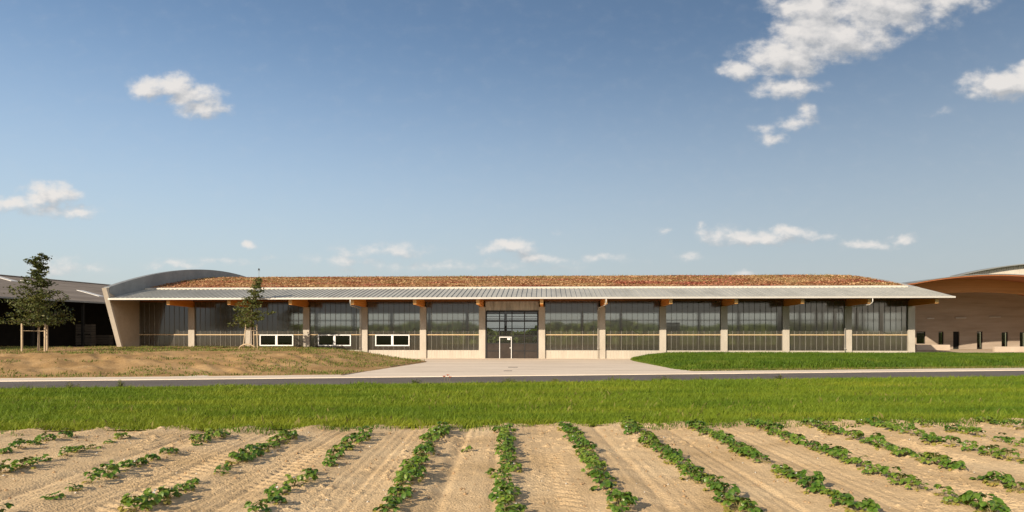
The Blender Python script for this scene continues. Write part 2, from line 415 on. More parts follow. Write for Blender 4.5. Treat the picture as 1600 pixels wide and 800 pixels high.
# road, path, forecourt
gx = np.arange(-120, 120.1, 2.0)
def strip(name, v0, v1, z, m, nv=3):
    X, VV = np.meshgrid(gx, np.linspace(v0, v1, nv))
    return tag(grid_mesh(name, X, Y_of(X, VV), np.full_like(X, z), m), kind='structure')
strip('road', -ROAD_W, 0, .12, M['asphalt'], 5)
X, VV = np.meshgrid(gx, np.array([0, 0.002, .1, 2.3]))
tag(grid_mesh('path', X, Y_of(X, VV), np.where(VV < .001, .08, .155 + 0 * VV), M['paving'], smooth=False), kind='structure')
gx2 = np.arange(-18, 17.1, 1.0)
X, T_ = np.meshgrid(gx2, np.linspace(0, 1, 30))
y0 = Y_of(X, 2.3); y1 = FY - X * math.tan(TH) + .3
tag(grid_mesh('forecourt', X, y0 + (y1 - y0) * T_, .151 - .151 * T_, M['paving']), kind='structure')
jb = MB()
for yj in (44.0, 49.0, 54.0, 59.0, 64.0):
    for xj in np.arange(-13.5, 13.4, 1.5):
        if bank_edge_X(yj) < xj and xj + 1.5 < berm_edge_X(yj):
            za, zb = [.151 - .151 * (yj - Y_of(x_, 2.3)) / (FY - x_ * math.tan(TH) + .3 - Y_of(x_, 2.3)) + .006 for x_ in (xj, xj + 1.5)]
            jb.quad((xj, yj, za), (xj + 1.5, yj, zb), (xj + 1.5, yj + .07, zb), (xj, yj + .07, za))
tag(jb.build('forecourt_joint', M['yard']), kind='structure')
X, Y = np.meshgrid(np.arange(37, 125, 2.0), np.arange(50, 84.9, 1.0))
tag(grid_mesh('yard', X, Y, .14 + .32 * sstep(60, 80, Y), M['yard']), kind='structure')
X, Y = np.meshgrid(np.arange(37, 125, 2.0), np.arange(84.9, 130, 4.0))

# earth bank
gx = np.arange(-75, -6.4, .2); gy = np.arange(27.5, 70.0, .2)
X, Y = np.meshgrid(gx, gy)
Z = bank_z(X, Y)
ok = Y < np.where(X > -37.3, facade_Y(X) + .35, 71)
idx = np.arange(X.size).reshape(X.shape)
inside = (v_of(X, Y) > 1.9) & ((bank_edge_X(Y) - X) > -.3) & ok
cell = inside[:-1, :-1] & inside[1:, :-1] & inside[:-1, 1:] & inside[1:, 1:]
Q = np.stack([idx[:-1, :-1][cell], idx[:-1, 1:][cell], idx[1:, 1:][cell], idx[1:, :-1][cell]], 1)
used, inv = np.unique(Q.ravel(), return_inverse=True)
Vv = np.stack([X.ravel(), Y.ravel(), Z.ravel()], 1)[used]
tag(np_mesh('earth_bank', Vv, Q=inv.reshape(-1, 4), mat=M['bank_soil'], smooth=True), kind='structure')

# green bank
gx = np.arange(10.0, 95, .4); gy = np.arange(38, 66.4, .4)
X, Y = np.meshgrid(gx, gy); Z = berm_z(X, Y)
idx = np.arange(X.size).reshape(X.shape)
inside = (v_of(X, Y) > 2.0) & (X - berm_edge_X(Y) > -.5) & (Y < facade_Y(X) + .3) & (Y < 66)
cell = inside[:-1, :-1] & inside[1:, :-1] & inside[:-1, 1:] & inside[1:, 1:]
Q = np.stack([idx[:-1, :-1][cell], idx[:-1, 1:][cell], idx[1:, 1:][cell], idx[1:, :-1][cell]], 1)
used, inv = np.unique(Q.ravel(), return_inverse=True)
tag(np_mesh('grass_bank', np.stack([X.ravel(), Y.ravel(), Z.ravel()], 1)[used], Q=inv.reshape(-1, 4), mat=M['verge_soil'], smooth=True), kind='structure')

# ------------------------------------------------------------------ grass blades
def blades(name, px, py, pz, h, w, m, lean=.35, label=None, cat='grass'):
    n = len(px)
    az = nrs.uniform(0, 2 * np.pi, n); ld = nrs.uniform(0, 2 * np.pi, n)
    ln = lean * nrs.uniform(.2, 1.3, n) * h
    dx, dy = np.cos(az) * w * .5, np.sin(az) * w * .5
    lx, ly = np.cos(ld) * ln + .15 * h, np.sin(ld) * ln
    P = np.zeros((n, 5, 3))
    P[:, 0] = np.stack([px - dx, py - dy, pz - .02], 1)
    P[:, 1] = np.stack([px + dx, py + dy, pz - .02], 1)
    P[:, 2] = np.stack([px + dx * .75 + lx * .35, py + dy * .75 + ly * .35, pz + h * .6], 1)
    P[:, 3] = np.stack([px - dx * .75 + lx * .35, py - dy * .75 + ly * .35, pz + h * .6], 1)
    P[:, 4] = np.stack([px + lx, py + ly, pz + h], 1)
    o = np.arange(n)[:, None] * 5
    Q = o + np.array([[0, 1, 2, 3]]); T = o + np.array([[3, 2, 4]])
    return tag(np_mesh(name, P.reshape(-1, 3), Q=Q, T=T, mat=m), label, cat, kind='stuff')

# verge: sampled so that the density falls with distance
n = 340000
py = 11.2 * (45 / 11.2) ** nrs.uniform(0, 1, n)
px = nrs.uniform(-1, 1, n) * (py * .80 + 2)
edge = field_edge(px) + .95 * (fbm(px * .9, py * 0 + 3, 61, 5, .65) - .5)
ok = (py > edge) & (v_of(px, py) < -ROAD_W + .05 + .25 * (vnoise(px * 1.5, py * 0, 63) - .5))
sparse = sstep(0, .55, py - edge)
ok &= nrs.uniform(0, 1, n) < (.25 + .75 * sparse)
px, py = px[ok], py[ok]; sparse = sparse[ok]
hh = (.10 + .09 * fbm(px * .35, py * .7, 65, 3) + .05 * nrs.uniform(0, 1, len(px))) * (.45 + .55 * sparse)
vv = v_of(px, py)
hh *= 1 - .45 * sstep(-ROAD_W - 4.0, -ROAD_W, vv) * (vnoise(px * 1.3, py, 66) < .8)
hh *= np.clip(.50 + py / 45, .6, 1.2) * np.where(nrs.uniform(0, 1, len(px)) < .06, 1.6, 1)
blades('verge_grass', px, py, verge_z(px, py), hh, .006 + .00075 * py, M['grass'], .75, 'bright green mown grass strip between the field and the road')
n = 7000
px = nrs.uniform(-30, 30, n); py = nrs.uniform(11, 33, n)
ok = (py > field_edge(px) + .1) & (v_of(px, py) < -ROAD_W - .2) & (np.abs(px) < py * .8 + 1) & (fbm(px * .35, py * .5, 68, 3) > .52)
px, py = px[ok], py[ok]
blades('verge_weeds', px, py, verge_z(px, py) + .05, .06 + .12 * nrs.uniform(0, 1, len(px)), .05 + 0 * px, M['dry_grass'], .9, 'paler broad weeds and dry stems mixed into the grass strip', 'weeds')
# loose tufts at the field edge
n = 5000
px = nrs.uniform(-13, 13, n); py = field_edge(px) - .45 + .7 * nrs.uniform(0, 1, n)
ok = vnoise(px * 1.4, py * 2.2, 71) > .62
px, py = px[ok], py[ok]
blades('edge_tuft_grass', px, py, np.array([field_z(a, b) for a, b in zip(px, py)]), .03 + .06 * nrs.uniform(0, 1, len(px)), .014, M['bank_grass'], .7, 'low sparse grass creeping onto the sandy field edge')
# green bank
n = 110000
px = nrs.uniform(10.5, 58, n); py = nrs.uniform(39, 66.2, n)
d = np.minimum(v_of(px, py) - 2.3, px - berm_edge_X(py))
ok = (d > .1 * nrs.uniform(-1, 3, n)) & (py < facade_Y(px) - .15) & (px < py * .80 + 3)
px, py, d = px[ok], py[ok], d[ok]
hh = (.14 + .18 * fbm(px * .5, py * .5, 75, 3) + .08 * nrs.uniform(0, 1, len(px))) * (.35 + .65 * sstep(0, 1.6, d))
blades('bank_grass', px, py, berm_z(px, py), hh, .05 + 0 * px, M['bank_grass'], .5, 'dark green tall grass on the bank right of the forecourt')
d0 = nrs.uniform(0, 1, 9000); px = nrs.uniform(10.6, 50, 9000)
py = Y_of(px, 2.35 + .7 * d0)
ok = px - berm_edge_X(py) > 0
px, py = px[ok], py[ok]
blades('bank_edge_grass', px, py, berm_z(px, py), .06 + .07 * nrs.uniform(0, 1, len(px)), .04 + 0 * px, M['dry_grass'], .8, 'yellowed short grass along the foot of the green bank')
# weeds on the earth bank
n = 90000
px = nrs.uniform(-58, -7, n); py = nrs.uniform(30, 68, n)
d1 = v_of(px, py) - 2.2; d2 = bank_edge_X(py) - px
nz = fbm(px * .33, py * .55, 81, 4, .55); nf = vnoise(px * 2.2, py * 2.2, 82)
want = sstep(.53, .66, nz + .12 * sstep(9, 1, d1) + .13 * sstep(11, 2, d2) * sstep(-1, 10, d1)) * (nf > .35) * 1.0
want = np.maximum(want, .5 * sstep(13, 17, d1) * sstep(.42, .55, fbm(px * .25, py * .5, 84, 3)))
want = np.maximum(want, .55 * sstep(5, 1.5, d2) * sstep(.4, .55, nz))
ok = (d1 > .1) & (d2 > .05) & (nrs.uniform(0, 1, n) < want) & (py < np.where(px > -37.3, facade_Y(px) - .2, 70)) & (np.abs(px) < py * .8 + 2)
px, py = px[ok], py[ok]
half = nrs.uniform(0, 1, len(px)) < .55
for nm, s_, m_, lb in (('bank_weeds', half, M['weed'], 'patches of low green weeds on the brown earth bank'), ('bank_dry_grass', ~half, M['dry_grass'], 'yellowish dry grass on the brown earth bank')):
    a, b = px[s_], py[s_]
    blades(nm, a, b, bank_z(a, b), .05 + .13 * nrs.uniform(0, 1, len(a)) ** 1.5, .045 + 0 * a, m_, .9, lb, 'weeds')

# ------------------------------------------------------------------ strawberry plants
def leaflet(Vs, Fs, p, d, up, L_, W_, curl):
    """leaflet from p along d; two halves folded along the midrib, toothed outline"""
    side = d.cross(up).normalized(); nrm = side.cross(d).normalized()
    prof = [(0, .05), (.22, .62), (.5, 1.0), (.78, .82), (1.0, .2)]
    n0 = len(Vs)
    for t, w in prof:
        mid = p + d * (L_ * t) - nrm * (curl * L_ * t * t)
        Vs.append(tuple(mid))
        e = W_ * .5 * w
        Vs.append(tuple(mid + side * e + nrm * (e * .35)))
        Vs.append(tuple(mid - side * e + nrm * (e * .35)))
    for i in range(4):
        a = n0 + i * 3
        Fs.append((a, a + 3, a + 4, a + 1)); Fs.append((a, a + 2, a + 5, a + 3))

def strawberry_meshes(seed, nleaf, spread, height, nold, nflow):
    q = random.Random(seed)
    V, Fc = [], []; VO, FO = [], []; st = MB(); flows = []
    for i in range(nleaf + nold):
        old = i >= nleaf
        a = q.uniform(0, 2 * math.pi)
        el = q.uniform(.15, 1.0) if not old else q.uniform(0, .2)
        rr = spread * (.35 + .75 * (1 - el) ** .7) * q.uniform(.8, 1.1)
        hz = height * (.35 + .65 * el) * q.uniform(.8, 1.1) if not old else height * q.uniform(.1, .35)
        tip = Vector((math.cos(a) * rr, math.sin(a) * rr, hz))
        mid = Vector((tip.x * .4, tip.y * .4, hz * .7))
        b0 = Vector((q.uniform(-.02, .02), q.uniform(-.02, .02), -.02))
        st.tube([b0, mid, tip], [.0035, .003, .002], 4, False)
        d = Vector((math.cos(a), math.sin(a), q.uniform(-.5, .1))).normalized()
        up = Vector((q.uniform(-.35, .35), q.uniform(-.35, .35), 1)).normalized()
        sz = q.uniform(.08, .125) * (.62 if old else 1)
        for ang, k in ((0, 1.0), (1.25, .9), (-1.25, .9)):
            dd = (Matrix.Rotation(ang, 3, up) @ d).normalized()
            leaflet(VO if old else V, FO if old else Fc, tip, dd, up, sz * k, sz * k * .92, q.uniform(.1, .5))
    for i in range(nflow):
        a = q.uniform(0, 6.28); rr = spread * q.uniform(.3, .9)
        flows.append((math.cos(a) * rr, math.sin(a) * rr, height * q.uniform(.45, .9)))
    def mk(nm, V, Fc, m):
        me = bpy.data.meshes.new(nm); me.from_pydata(V, [], Fc); me.update(); me.materials.append(m)
        me.polygons.foreach_set('use_smooth', [True] * len(me.polygons)); return me
    return (mk('foliage', V, Fc, M['leaf']), mk('old_foliage', VO, FO, M['old_leaf']) if nold else None, mk('stalk', st.v, st.f, M['stalk']), flows)

fl = MB()
for k in range(5):
    a = 2 * math.pi * k / 5; c, s_ = math.cos(a), math.sin(a)
    pts = [(0, 0, 0), (.010 * c - .008 * s_, .010 * s_ + .008 * c, .003), (.019 * c - .005 * s_, .019 * s_ + .005 * c, .004), (.019 * c + .005 * s_, .019 * s_ - .005 * c, .004), (.010 * c + .008 * s_, .010 * s_ - .008 * c, .003)]
    fl.poly(pts)
me_flower = bpy.data.meshes.new('blossom'); me_flower.from_pydata(fl.v, [], fl.f); me_flower.materials.append(M['petal'])

BUSHY = [strawberry_meshes(100 + i, 14, .17, .20, 8, [0, 2, 1, 0, 2, 0][i]) for i in range(6)]
SMALL = [strawberry_meshes(200 + i, 7, .12, .13, 4, [0, 1, 0][i]) for i in range(3)]
LEAFY = [strawberry_meshes(300 + i, 10, .16, .23, 4, [1, 0, 0, 2][i]) for i in range(4)]
ORD = ['first', 'second', 'third', 'fourth', 'fifth', 'sixth', 'seventh', 'eighth', 'ninth', 'tenth', 'eleventh', 'twelfth', 'thirteenth', 'fourteenth', 'fifteenth', 'sixteenth', 'seventeenth', 'eighteenth', 'nineteenth', 'twentieth'] + ['%dth' % i for i in range(21, 60)]
START = {-7: 10.2, -6: 10.35, -5: 10.2, -4: 10.5, -3: 10.45, -2: 10.55, -1: 11.3, 0: 11.15, 1: 11.2, 2: 11.65, 3: 11.35, 4: 11.55, 5: 11.65, 6: 11.9, 7: 12.0, 8: 12.1, 9: 11.9}
DENS = {-7: .33, -6: .36, -5: .34, -4: .32, -3: .25, -2: .31, -1: .25, 0: .225, 1: .225, 2: .23, 3: .25, 4: .25, 5: .25, 6: .28, 7: .26, 8: .34, 9: .34}
GAP = {-7: .2, -6: .2, -5: .15, -4: .12, -3: .05, -2: .14, -1: .04, 0: 0, 1: 0, 2: 0, 3: .04, 4: .03, 5: .04, 6: .08, 7: .05, 8: .2, 9: .2}
for k in sorted(ROW_X):
    y = START[k]; cnt = 0
    side = 'the centre row' if k == 0 else 'the %s row %s of centre' % (ORD[abs(k) - 1], 'left' if k < 0 else 'right')
    while y > 5.85:
        x = row_x(k, y) + rng.gauss(0, .038)
        step = DENS[k] * rng.uniform(.8, 1.25)
        r_ = rng.random()
        if abs(x) < y * .75 + .12 and r_ > GAP[k]:
            pool, look = (BUSHY, 'bushy dark green')
            t = rng.random()
            ps = .42 if k <= -4 else (.28 if k in (-2, 6, 8, 9) else .08)
            if t < ps: pool, look = (SMALL, 'small low')
            elif t < ps + .32: pool, look = (LEAFY, 'leafy upright')
            fo, old, stk, flows = rng.choice(pool)
            if flows: look = {'bushy dark green': 'bushy white-flowered', 'small low': 'small white-flowered', 'leafy upright': 'upright white-flowered'}[look]
            o = empty('strawberry_plant', (x, y, field_z(x, y) - .005), rng.uniform(0, 6.28))
            s_ = rng.uniform(.44, .72) * (1.0 if k >= -1 else .97); o.scale = (s_, s_, s_ * rng.uniform(.85, 1.15))
            tag(o, '%s strawberry plant, %s from the grass in %s' % (look, ORD[cnt], side), 'strawberry plant', 'strawberry plants in rows on the field')
            link('foliage', fo, None, o); link('stalk', stk, None, o)
            if old: link('old_foliage', old, None, o)
            for p in flows:
                b = link('blossom', me_flower, None, o); b.location = p; b.rotation_euler = (rng.uniform(-.5, .9), rng.uniform(-.5, .5), 0)
            cnt += 1
        y -= step
fo, old, stk, flows = SMALL[0]
x = -.62; y = 9.35
o = empty('stray_seedling', (x, y, field_z(x, y)), 1); o.scale = (.45, .45, .6)
tag(o, 'tiny stray seedling alone in the sand left of the centre row', 'seedling')
link('foliage', fo, None, o); link('stalk', stk, None, o)

# ------------------------------------------------------------------ main building
HB = empty('farm_hall', (0, FY, 0), -TH)
tag(HB, 'long low hall with red sedum roof, timber beams and glazed front', 'building')
ry = np.array([-4.9, -2, .8, 5, 9.45, 13.7, 19, 26, 32, 38, 42.5]); rz = np.array([5.72, 6.32, 6.87, 7.66, 8.40, 8.98, 9.30, 9.25, 8.5, 7.35, 6.4])
def roof_z(y):
    # smooth interpolation (cubic hermite)
    y = np.asarray(y, float)
    m = np.gradient(rz, ry)
    i = np.clip(np.searchsorted(ry, y) - 1, 0, len(ry) - 2)
    h = ry[i + 1] - ry[i]; t = (y - ry[i]) / h
    return ((2 * t ** 3 - 3 * t ** 2 + 1) * rz[i] + (t ** 3 - 2 * t ** 2 + t) * h * m[i] + (-2 * t ** 3 + 3 * t ** 2) * rz[i + 1] + (t ** 3 - t ** 2) * h * m[i + 1])
def RZ(y): return float(roof_z(y))
XL, XR_ = -37.5, 39.1
BAY = 5.83
cols = [-2.915 - BAY * i for i in range(5, -1, -1)] + [2.915 + BAY * i for i in range(7)]
WALL_R = 38.25

# floor, rear wall
MB().box(XL, WALL_R, .3, 38.5, -.3, -.02).build('floor', M['floor'], HB)
# side end wall (right)
e = MB(); 
ys = np.linspace(.35, 38.3, 24)
e.band_x([(y, RZ(y) - .20) for y in ys], [(y, 5.57) for y in ys], WALL_R - .22, WALL_R)
e.box(WALL_R - .22, WALL_R, .35, 38.3, -.2, .8)
for y in np.arange(6.2, 38, 5.9): e.box(WALL_R - .22, WALL_R + .04, y, y + .5, .8, 5.57)
e.build('end_wall', M['plinth'], HB)
e = MB(); e.quad((WALL_R - .1, .35, .8), (WALL_R - .1, 38.2, .8), (WALL_R - .1, 38.2, 5.57), (WALL_R - .1, .35, 5.57)); e.build('end_glazing', M['back_panel'], HB)
# gable fin wall with leaning front edge
def fin_z(y): return 10.22 - .00613 * (19 - y) ** 2
prof = [(-2.34, 0), (-5.08, 6.62)] + [(y, fin_z(y)) for y in np.linspace(-4.2, 43, 40)] + [(41, 0)]
MB().prism_x(prof, XL - .42, XL).build('gable_wall', M['fin_concrete'], HB)
ys = np.linspace(-4.75, 43, 50)
cl = MB().band_x([(y, fin_z(y) + .03) for y in ys], [(y, RZ(min(y, 42.4)) - .0) if y > -4.2 else (y, fin_z(y) - .5) for y in ys], XL - .46, XL + .04)
cl.build('arch_cladding', M['zinc_dark'], HB)
MB().prism_x([(-2.40, 0), (-5.16, 6.66), (-4.9, 6.72), (-2.14, 0)], XL - .44, XL + .012).build('leaning_edge', M['concrete'], HB)

# roof slab with boarded underside
ys = np.concatenate([np.linspace(-4.85, 1, 14), np.linspace(1.5, 42.4, 50)])
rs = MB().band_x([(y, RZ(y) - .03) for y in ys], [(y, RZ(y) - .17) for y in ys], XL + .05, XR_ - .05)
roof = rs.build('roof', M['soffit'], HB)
ys2 = np.linspace(-4.9, .85, 16)
sh = MB()
sh.band_x([(y, RZ(y)) for y in ys2], [(y, RZ(y) - .025) for y in ys2], XL + .04, XR_)
sx = XL + .3
while sx < XR_:
    sh.band_x([(y, RZ(y) + .06) for y in ys2], [(y, RZ(y) - .01) for y in ys2], sx - .022, sx + .022)
    sx += .455
sh.build('eave_sheet', M['zinc'], roof)
ys3 = np.linspace(.75, 42.4, 40)
MB().band_x([(y, RZ(y) + .02) for y in ys3], [(y, RZ(y) - .02) for y in ys3], XR_ - 1.0, XR_ + .004).build('verge_sheet', M['zinc'], roof)
MB().box(XL + .06, XR_ + .01, -5.02, -4.9, 5.58, 5.735).build('gutter', M['edge_metal'], HB)
ys4 = np.linspace(.86, 1.2, 3)
MB().band_x([(y, RZ(y) + .15) for y in ys4], [(y, RZ(y) - .02) for y in ys4], XL + .06, XR_ - 1.02).build('gravel_strip', M['gravel'], roof)
# sedum
ys5 = np.linspace(1.2, 42, 60)
X5, Y5 = np.meshgrid(np.linspace(XL + .05, XR_ - 1.0, 160), ys5)
sed = grid_mesh('sedum_bed', X5, Y5, roof_z(Y5) + .06 + .1 * (fbm(X5 * .9, Y5 * .9, 91, 3) - .4), M['sedum_bed'], roof)
n = 90000
px = nrs.uniform(XL + .1, XR_ - 1.05, n); py = 1.2 + 17.5 * nrs.uniform(0, 1, n)
pz = roof_z(py) + .05 + .1 * (fbm(px * .9, py * .9, 91, 3) - .4)
az = nrs.uniform(0, 6.28, n); tl = nrs.uniform(-.3, .9, n); sz = nrs.uniform(.05, .12, n) * (1 + .5 * (vnoise(px * .8, py * .8, 93) > .6))
ux = np.stack([np.cos(az), np.sin(az), np.zeros(n)], 1); vx = np.stack([-np.sin(az) * np.cos(tl), np.cos(az) * np.cos(tl), np.abs(np.sin(tl))], 1)
c0 = np.stack([px, py, pz + .02 + .08 * nrs.uniform(0, 1, n)], 1)
V = np.stack([c0 - ux * sz[:, None] * .7 - vx * sz[:, None] * .4, c0 + ux * sz[:, None] * .7 - vx * sz[:, None] * .4, c0 + ux * sz[:, None] * .5 + vx * sz[:, None] * .6, c0 - ux * sz[:, None] * .5 + vx * sz[:, None] * .6], 1)
s1 = np_mesh('sedum_planting', V.reshape(-1, 3), Q=np.arange(n * 4).reshape(-1, 4), mat=M['sedum'], parent=roof); s1['kind'] = 'stuff'
n = 9000
px = nrs.uniform(XL + .1, XR_ - 1.1, n); py = 3 + 15 * nrs.uniform(0, 1, n) ** .7; ok = vnoise(px * .5, py * .5, 94) > .45
px, py = px[ok], py[ok]
s2 = blades('roof_grass', px, py, roof_z(py) + .1, .08 + .26 * nrs.uniform(0, 1, len(px)) ** 2.5, .03 + 0 * px, M['dry_grass'], .6)
s2.parent = roof
del s2['category']

# columns, beams
for i, x in enumerate(cols):
    w = .31
    MB().box(x - w, x + w, -.16, .34, -.1, 5.04).build('column', M['concrete'], HB)
    MB().box(x - .2, x + .2, 37.9, 38.3, -.1, 6.3).build('rear_column', M['concrete'], HB)
    yb = np.concatenate([np.linspace(-4.3, 0, 6), np.linspace(2, 38.4, 20)])
    top = [(y, RZ(y) - .172) for y in yb]
    bot = []
    for y in yb:
        if y <= 0: bot.append((y, 5.13 - (y + 4.3) / 4.3 * .085))
        else: bot.append((y, RZ(y) - .172 - 1.35 + .2 * min(1, y / 12.) if y < 30 else RZ(y) - 1.3))
    b = MB().band_x(top, bot, x - .15, x + .15).build('roof_beam', M['glulam'], HB)
    MB().prism_x([(-4.302, 5.14), (-4.36, 5.22), (-4.36, RZ(-4.3) - .2), (-4.302, RZ(-4.3) - .18)], x - .149, x + .149).build('beam_end', M['glulam_end'], b)
# fascia timber along the head of the glazing
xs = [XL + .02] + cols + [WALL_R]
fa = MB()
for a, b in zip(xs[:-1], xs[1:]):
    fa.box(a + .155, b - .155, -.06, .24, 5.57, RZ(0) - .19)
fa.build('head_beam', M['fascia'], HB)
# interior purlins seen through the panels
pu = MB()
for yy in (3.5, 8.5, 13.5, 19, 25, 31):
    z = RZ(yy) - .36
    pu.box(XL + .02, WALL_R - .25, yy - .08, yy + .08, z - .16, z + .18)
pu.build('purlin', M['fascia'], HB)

def s_of_px(p):
    u = (p - 800) / F
    # point on the facade line: X = s cos, Y = FY - s sin
    return u * FY / (math.cos(TH) + u * math.sin(TH))
WINS = {3: (406, 458.5), 4: (497, 548.5), 5: (586.5, 640)}
# bays: list of (x0, x1)
edges = []
prev = XL + .02
for x in cols:
    edges.append((prev, x - .31)); prev = x + .31
edges.append((prev, WALL_R - .23))
ZP, ZR, ZT = .80, 2.31, 5.57
nb = 0
for bi, (a, b) in enumerate(edges):
    if b - a < .3: continue
    gate = abs((a + b) / 2) < 1
    if gate: continue
    hole = None
    key = None
    mid_px = 800 + F * ((a + b) / 2 * math.cos(TH)) / (FY - (a + b) / 2 * math.sin(TH))
    for k, (p0, p1) in WINS.items():
        if abs((p0 + p1) / 2 - mid_px) < 40:
            hole = (s_of_px(p0), s_of_px(p1), 1.20, 2.33)
    g = MB()
    y = .04
    def rect(x0, x1, z0, z1):
        if x1 - x0 > .01 and z1 - z0 > .01:
            g.quad((x0, y, z0), (x1, y, z0), (x1, y, z1), (x0, y, z1))
    if hole:
        h0, h1, hz0, hz1 = hole
        rect(a, h0, ZP, ZT); rect(h1, b, ZP, ZT); rect(h0, h1, ZP, hz0); rect(h0, h1, hz1, ZT)
    else:
        rect(a, b, ZP, ZT)
    gp = g.build('glazed_bay', M['panel'], HB)
    mu = MB(); npan = max(2, int(round((b - a) / .53)))
    for j in range(npan + 1):
        x = a + (b - a) * j / npan
        x = min(max(x, a + .02), b - .02)
        w = .011 + (.007 if j % 2 else 0)
        if hole and hole[0] < x < hole[1]:
            mu.box(x - w, x + w, .0, .07, ZP, hole[2]); mu.box(x - w, x + w, .0, .07, hole[3], ZT)
        else:
            mu.box(x - w, x + w, .0, .07, ZP, ZT)
    for zz in (5.05,):
        mu.box(a, b, .075, .13, zz - .022, zz + .022)
    mu.build('glazing_grid', M['mullion'], gp)
    r_ = MB()
    if hole:
        r_.box(a, hole[0] - .002, -.02, -.001, ZR - .04, ZR + .04); r_.box(hole[1] + .002, b, -.02, -.001, ZR - .04, ZR + .04)
    else:
        r_.box(a, b, -.02, -.001, ZR - .045, ZR + .045)
    r_.build('rail', M['rail'], gp)
    pl = MB(); pl.box(a, b, .0, .12, -.1, ZP - .002)
    for j in range(npan * 2 + 1):
        x = a + (b - a) * j / (npan * 2)
        if a + .02 < x < b - .02: pl.box(x - .008, x + .008, -.012, .0, .06, ZP - .03)
    pl.box(a, b, -.03, -.001, .0, .055)
    pl.build('plinth', M['plinth'], gp)
    if hole:
        h0, h1, z0, z1 = hole
        fr = MB(); t = .10; ym, yM = -.07, .06
        fr.box(h0, h1, ym, yM, z0, z0 + t); fr.box(h0, h1, ym, yM, z1 - t, z1)
        fr.box(h0, h0 + t, ym, yM, z0 + t, z1 - t); fr.box(h1 - t, h1, ym, yM, z0 + t, z1 - t)
        xm = (h0 + h1) / 2; fr.box(xm - .11, xm + .11, ym, yM, z0 + t, z1 - t)
        wo = fr.build('window', M['white'], HB)
        for p0, p1 in ((h0 + t, xm - .11), (xm + .11, h1 - t)):
            pn = MB(); pn.quad((p0, .01, z0 + t), (p1, .01, z0 + t), (p1, .01, z1 - t), (p0, .01, z1 - t))
            pn.build('pane', M['glass'], wo)
MB().box(XL + .05, cols[4] + 1.2, 3.2, 3.35, 0, 2.55).build('added_partition', M['partition'], HB)  # dark partition added so the windows in front of it read dark
# gate
ga, gb = cols[5] + .31, cols[6] - .31
GZ = 4.67
hp = MB(); hp.box(ga, gb, .0, .12, GZ + .02, ZT)
for j in range(1, 10):
    x = ga + (gb - ga) * j / 10; hp.box(x - .012, x + .012, -.015, 0, GZ + .03, ZT)
hp.build('gate_head', M['fascia_panel'], HB)
fr = MB(); t = .16
fr.box(ga, ga + t, -.05, .1, -.02, GZ); fr.box(gb - t, gb, -.05, .1, -.02, GZ); fr.box(ga + t, gb - t, -.05, .1, GZ - .12, GZ)
gx0, gx1 = ga + t, gb - t
sec = (GZ - .12) / 6.5
zs = [0, .74, 1.48, 2.2, 2.92, 3.62, GZ - .12]
for z in zs[1:-1]: fr.box(gx0, gx1, -.03, .07, z - .042, z + .042)
for q in (1, 2, 3):
    x = gx0 + (gx1 - gx0) * q / 4; fr.box(x - .045, x + .045, -.032, .072, .0, GZ - .12)
for z in (3.86, 4.12, 4.36): fr.box(gx0, gx1, .1, .16, z - .03, z + .03)
gate = fr.build('gate', M['dark_frame'], HB); 
dx0, dx1 = s_of_px(780.3), s_of_px(799.5)
for q in range(4):
    x0 = gx0 + (gx1 - gx0) * q / 4 + .03; x1 = gx0 + (gx1 - gx0) * (q + 1) / 4 - .03
    pn = MB(); pn.quad((x0, .02, 1.5), (x1, .02, 1.5), (x1, .02, GZ - .12), (x0, .02, GZ - .12)); pn.build('gate_pane', M['gate_glass'], gate)
lp = MB()
lp.box(gx0, dx0, .0, .05, 0, 1.46); lp.box(dx1, gx1, .0, .05, 0, 1.46)
lp.build('lower_panel', M['gate_panel'], gate)
wd = MB(); wt = .058
wd.box(dx0, dx0 + wt, -.08, .0, 0, 2.12); wd.box(dx1 - wt, dx1, -.08, .0, 0, 2.12); wd.box(dx0 + wt, dx1 - wt, -.08, .0, 2.04, 2.12)
wd.build('wicket_door_frame', M['white'], gate)
MB().box(dx0 + wt, dx1 - wt, -.035, -.005, .01, 1.46).build('wicket_door', M['gate_panel'], gate)
MB().box(dx1 - .43, dx1 - .13, -.06, -.045, 1.82, 1.98).build('notice', M['white'], gate)
MB().box(dx1 - .17, dx1 - .10, -.14, -.085, .98, 1.10).build('door_handle', M['white'], gate)
# downpipes with their swan necks
for x, xo in ((cols[3] - .38, None), (cols[7] - .40, None), (cols[11] - .38, None)):
    dp = MB()
    c = x + .38
    dp.tube([(c, -4.95, 5.6), (c, -4.95, 5.25), (c - .06, -4.6, 5.02), (x + .03, -1.2, 4.93), (x, -.42, 4.86), (x, -.26, 4.7), (x, -.26, .05)], .048, 8)
    for z in (1.0, 2.9, 4.3): dp.box(x - .075, x + .075, -.34, -.16, z - .02, z + .02)
    dp.build('downpipe', M['edge_metal'], HB, True)
# rear facade: clear strip glazing
rg = MB(); xs = [XL + .02] + cols + [WALL_R - .23]
for a, b in zip(xs[:-1], xs[1:]):
    a2, b2 = a + .2, b - .2
    if b2 - a2 < .3: continue
    rg.quad((a2, 38.1, .7), (b2, 38.1, .7), (b2, 38.1, 5.4), (a2, 38.1, 5.4))
rg.build('rear_glazing', M['back_panel'], HB)
rb = MB()
rb.box(XL + .02, WALL_R - .23, 38.32, 38.5, 5.4, RZ(38.4) - .2); rb.box(XL + .02, WALL_R - .23, 38.32, 38.5, -.1, .7)
rb.box(XL + .02, WALL_R - .23, 38.32, 38.42, 4.25, 4.4)
rb.build('rear_wall', M['fin_concrete'], HB)

def hall_pt(s, t, z=0):
    c, sn = math.cos(TH), math.sin(TH)
    return (s * c + t * sn, FY - s * sn + t * c, z)

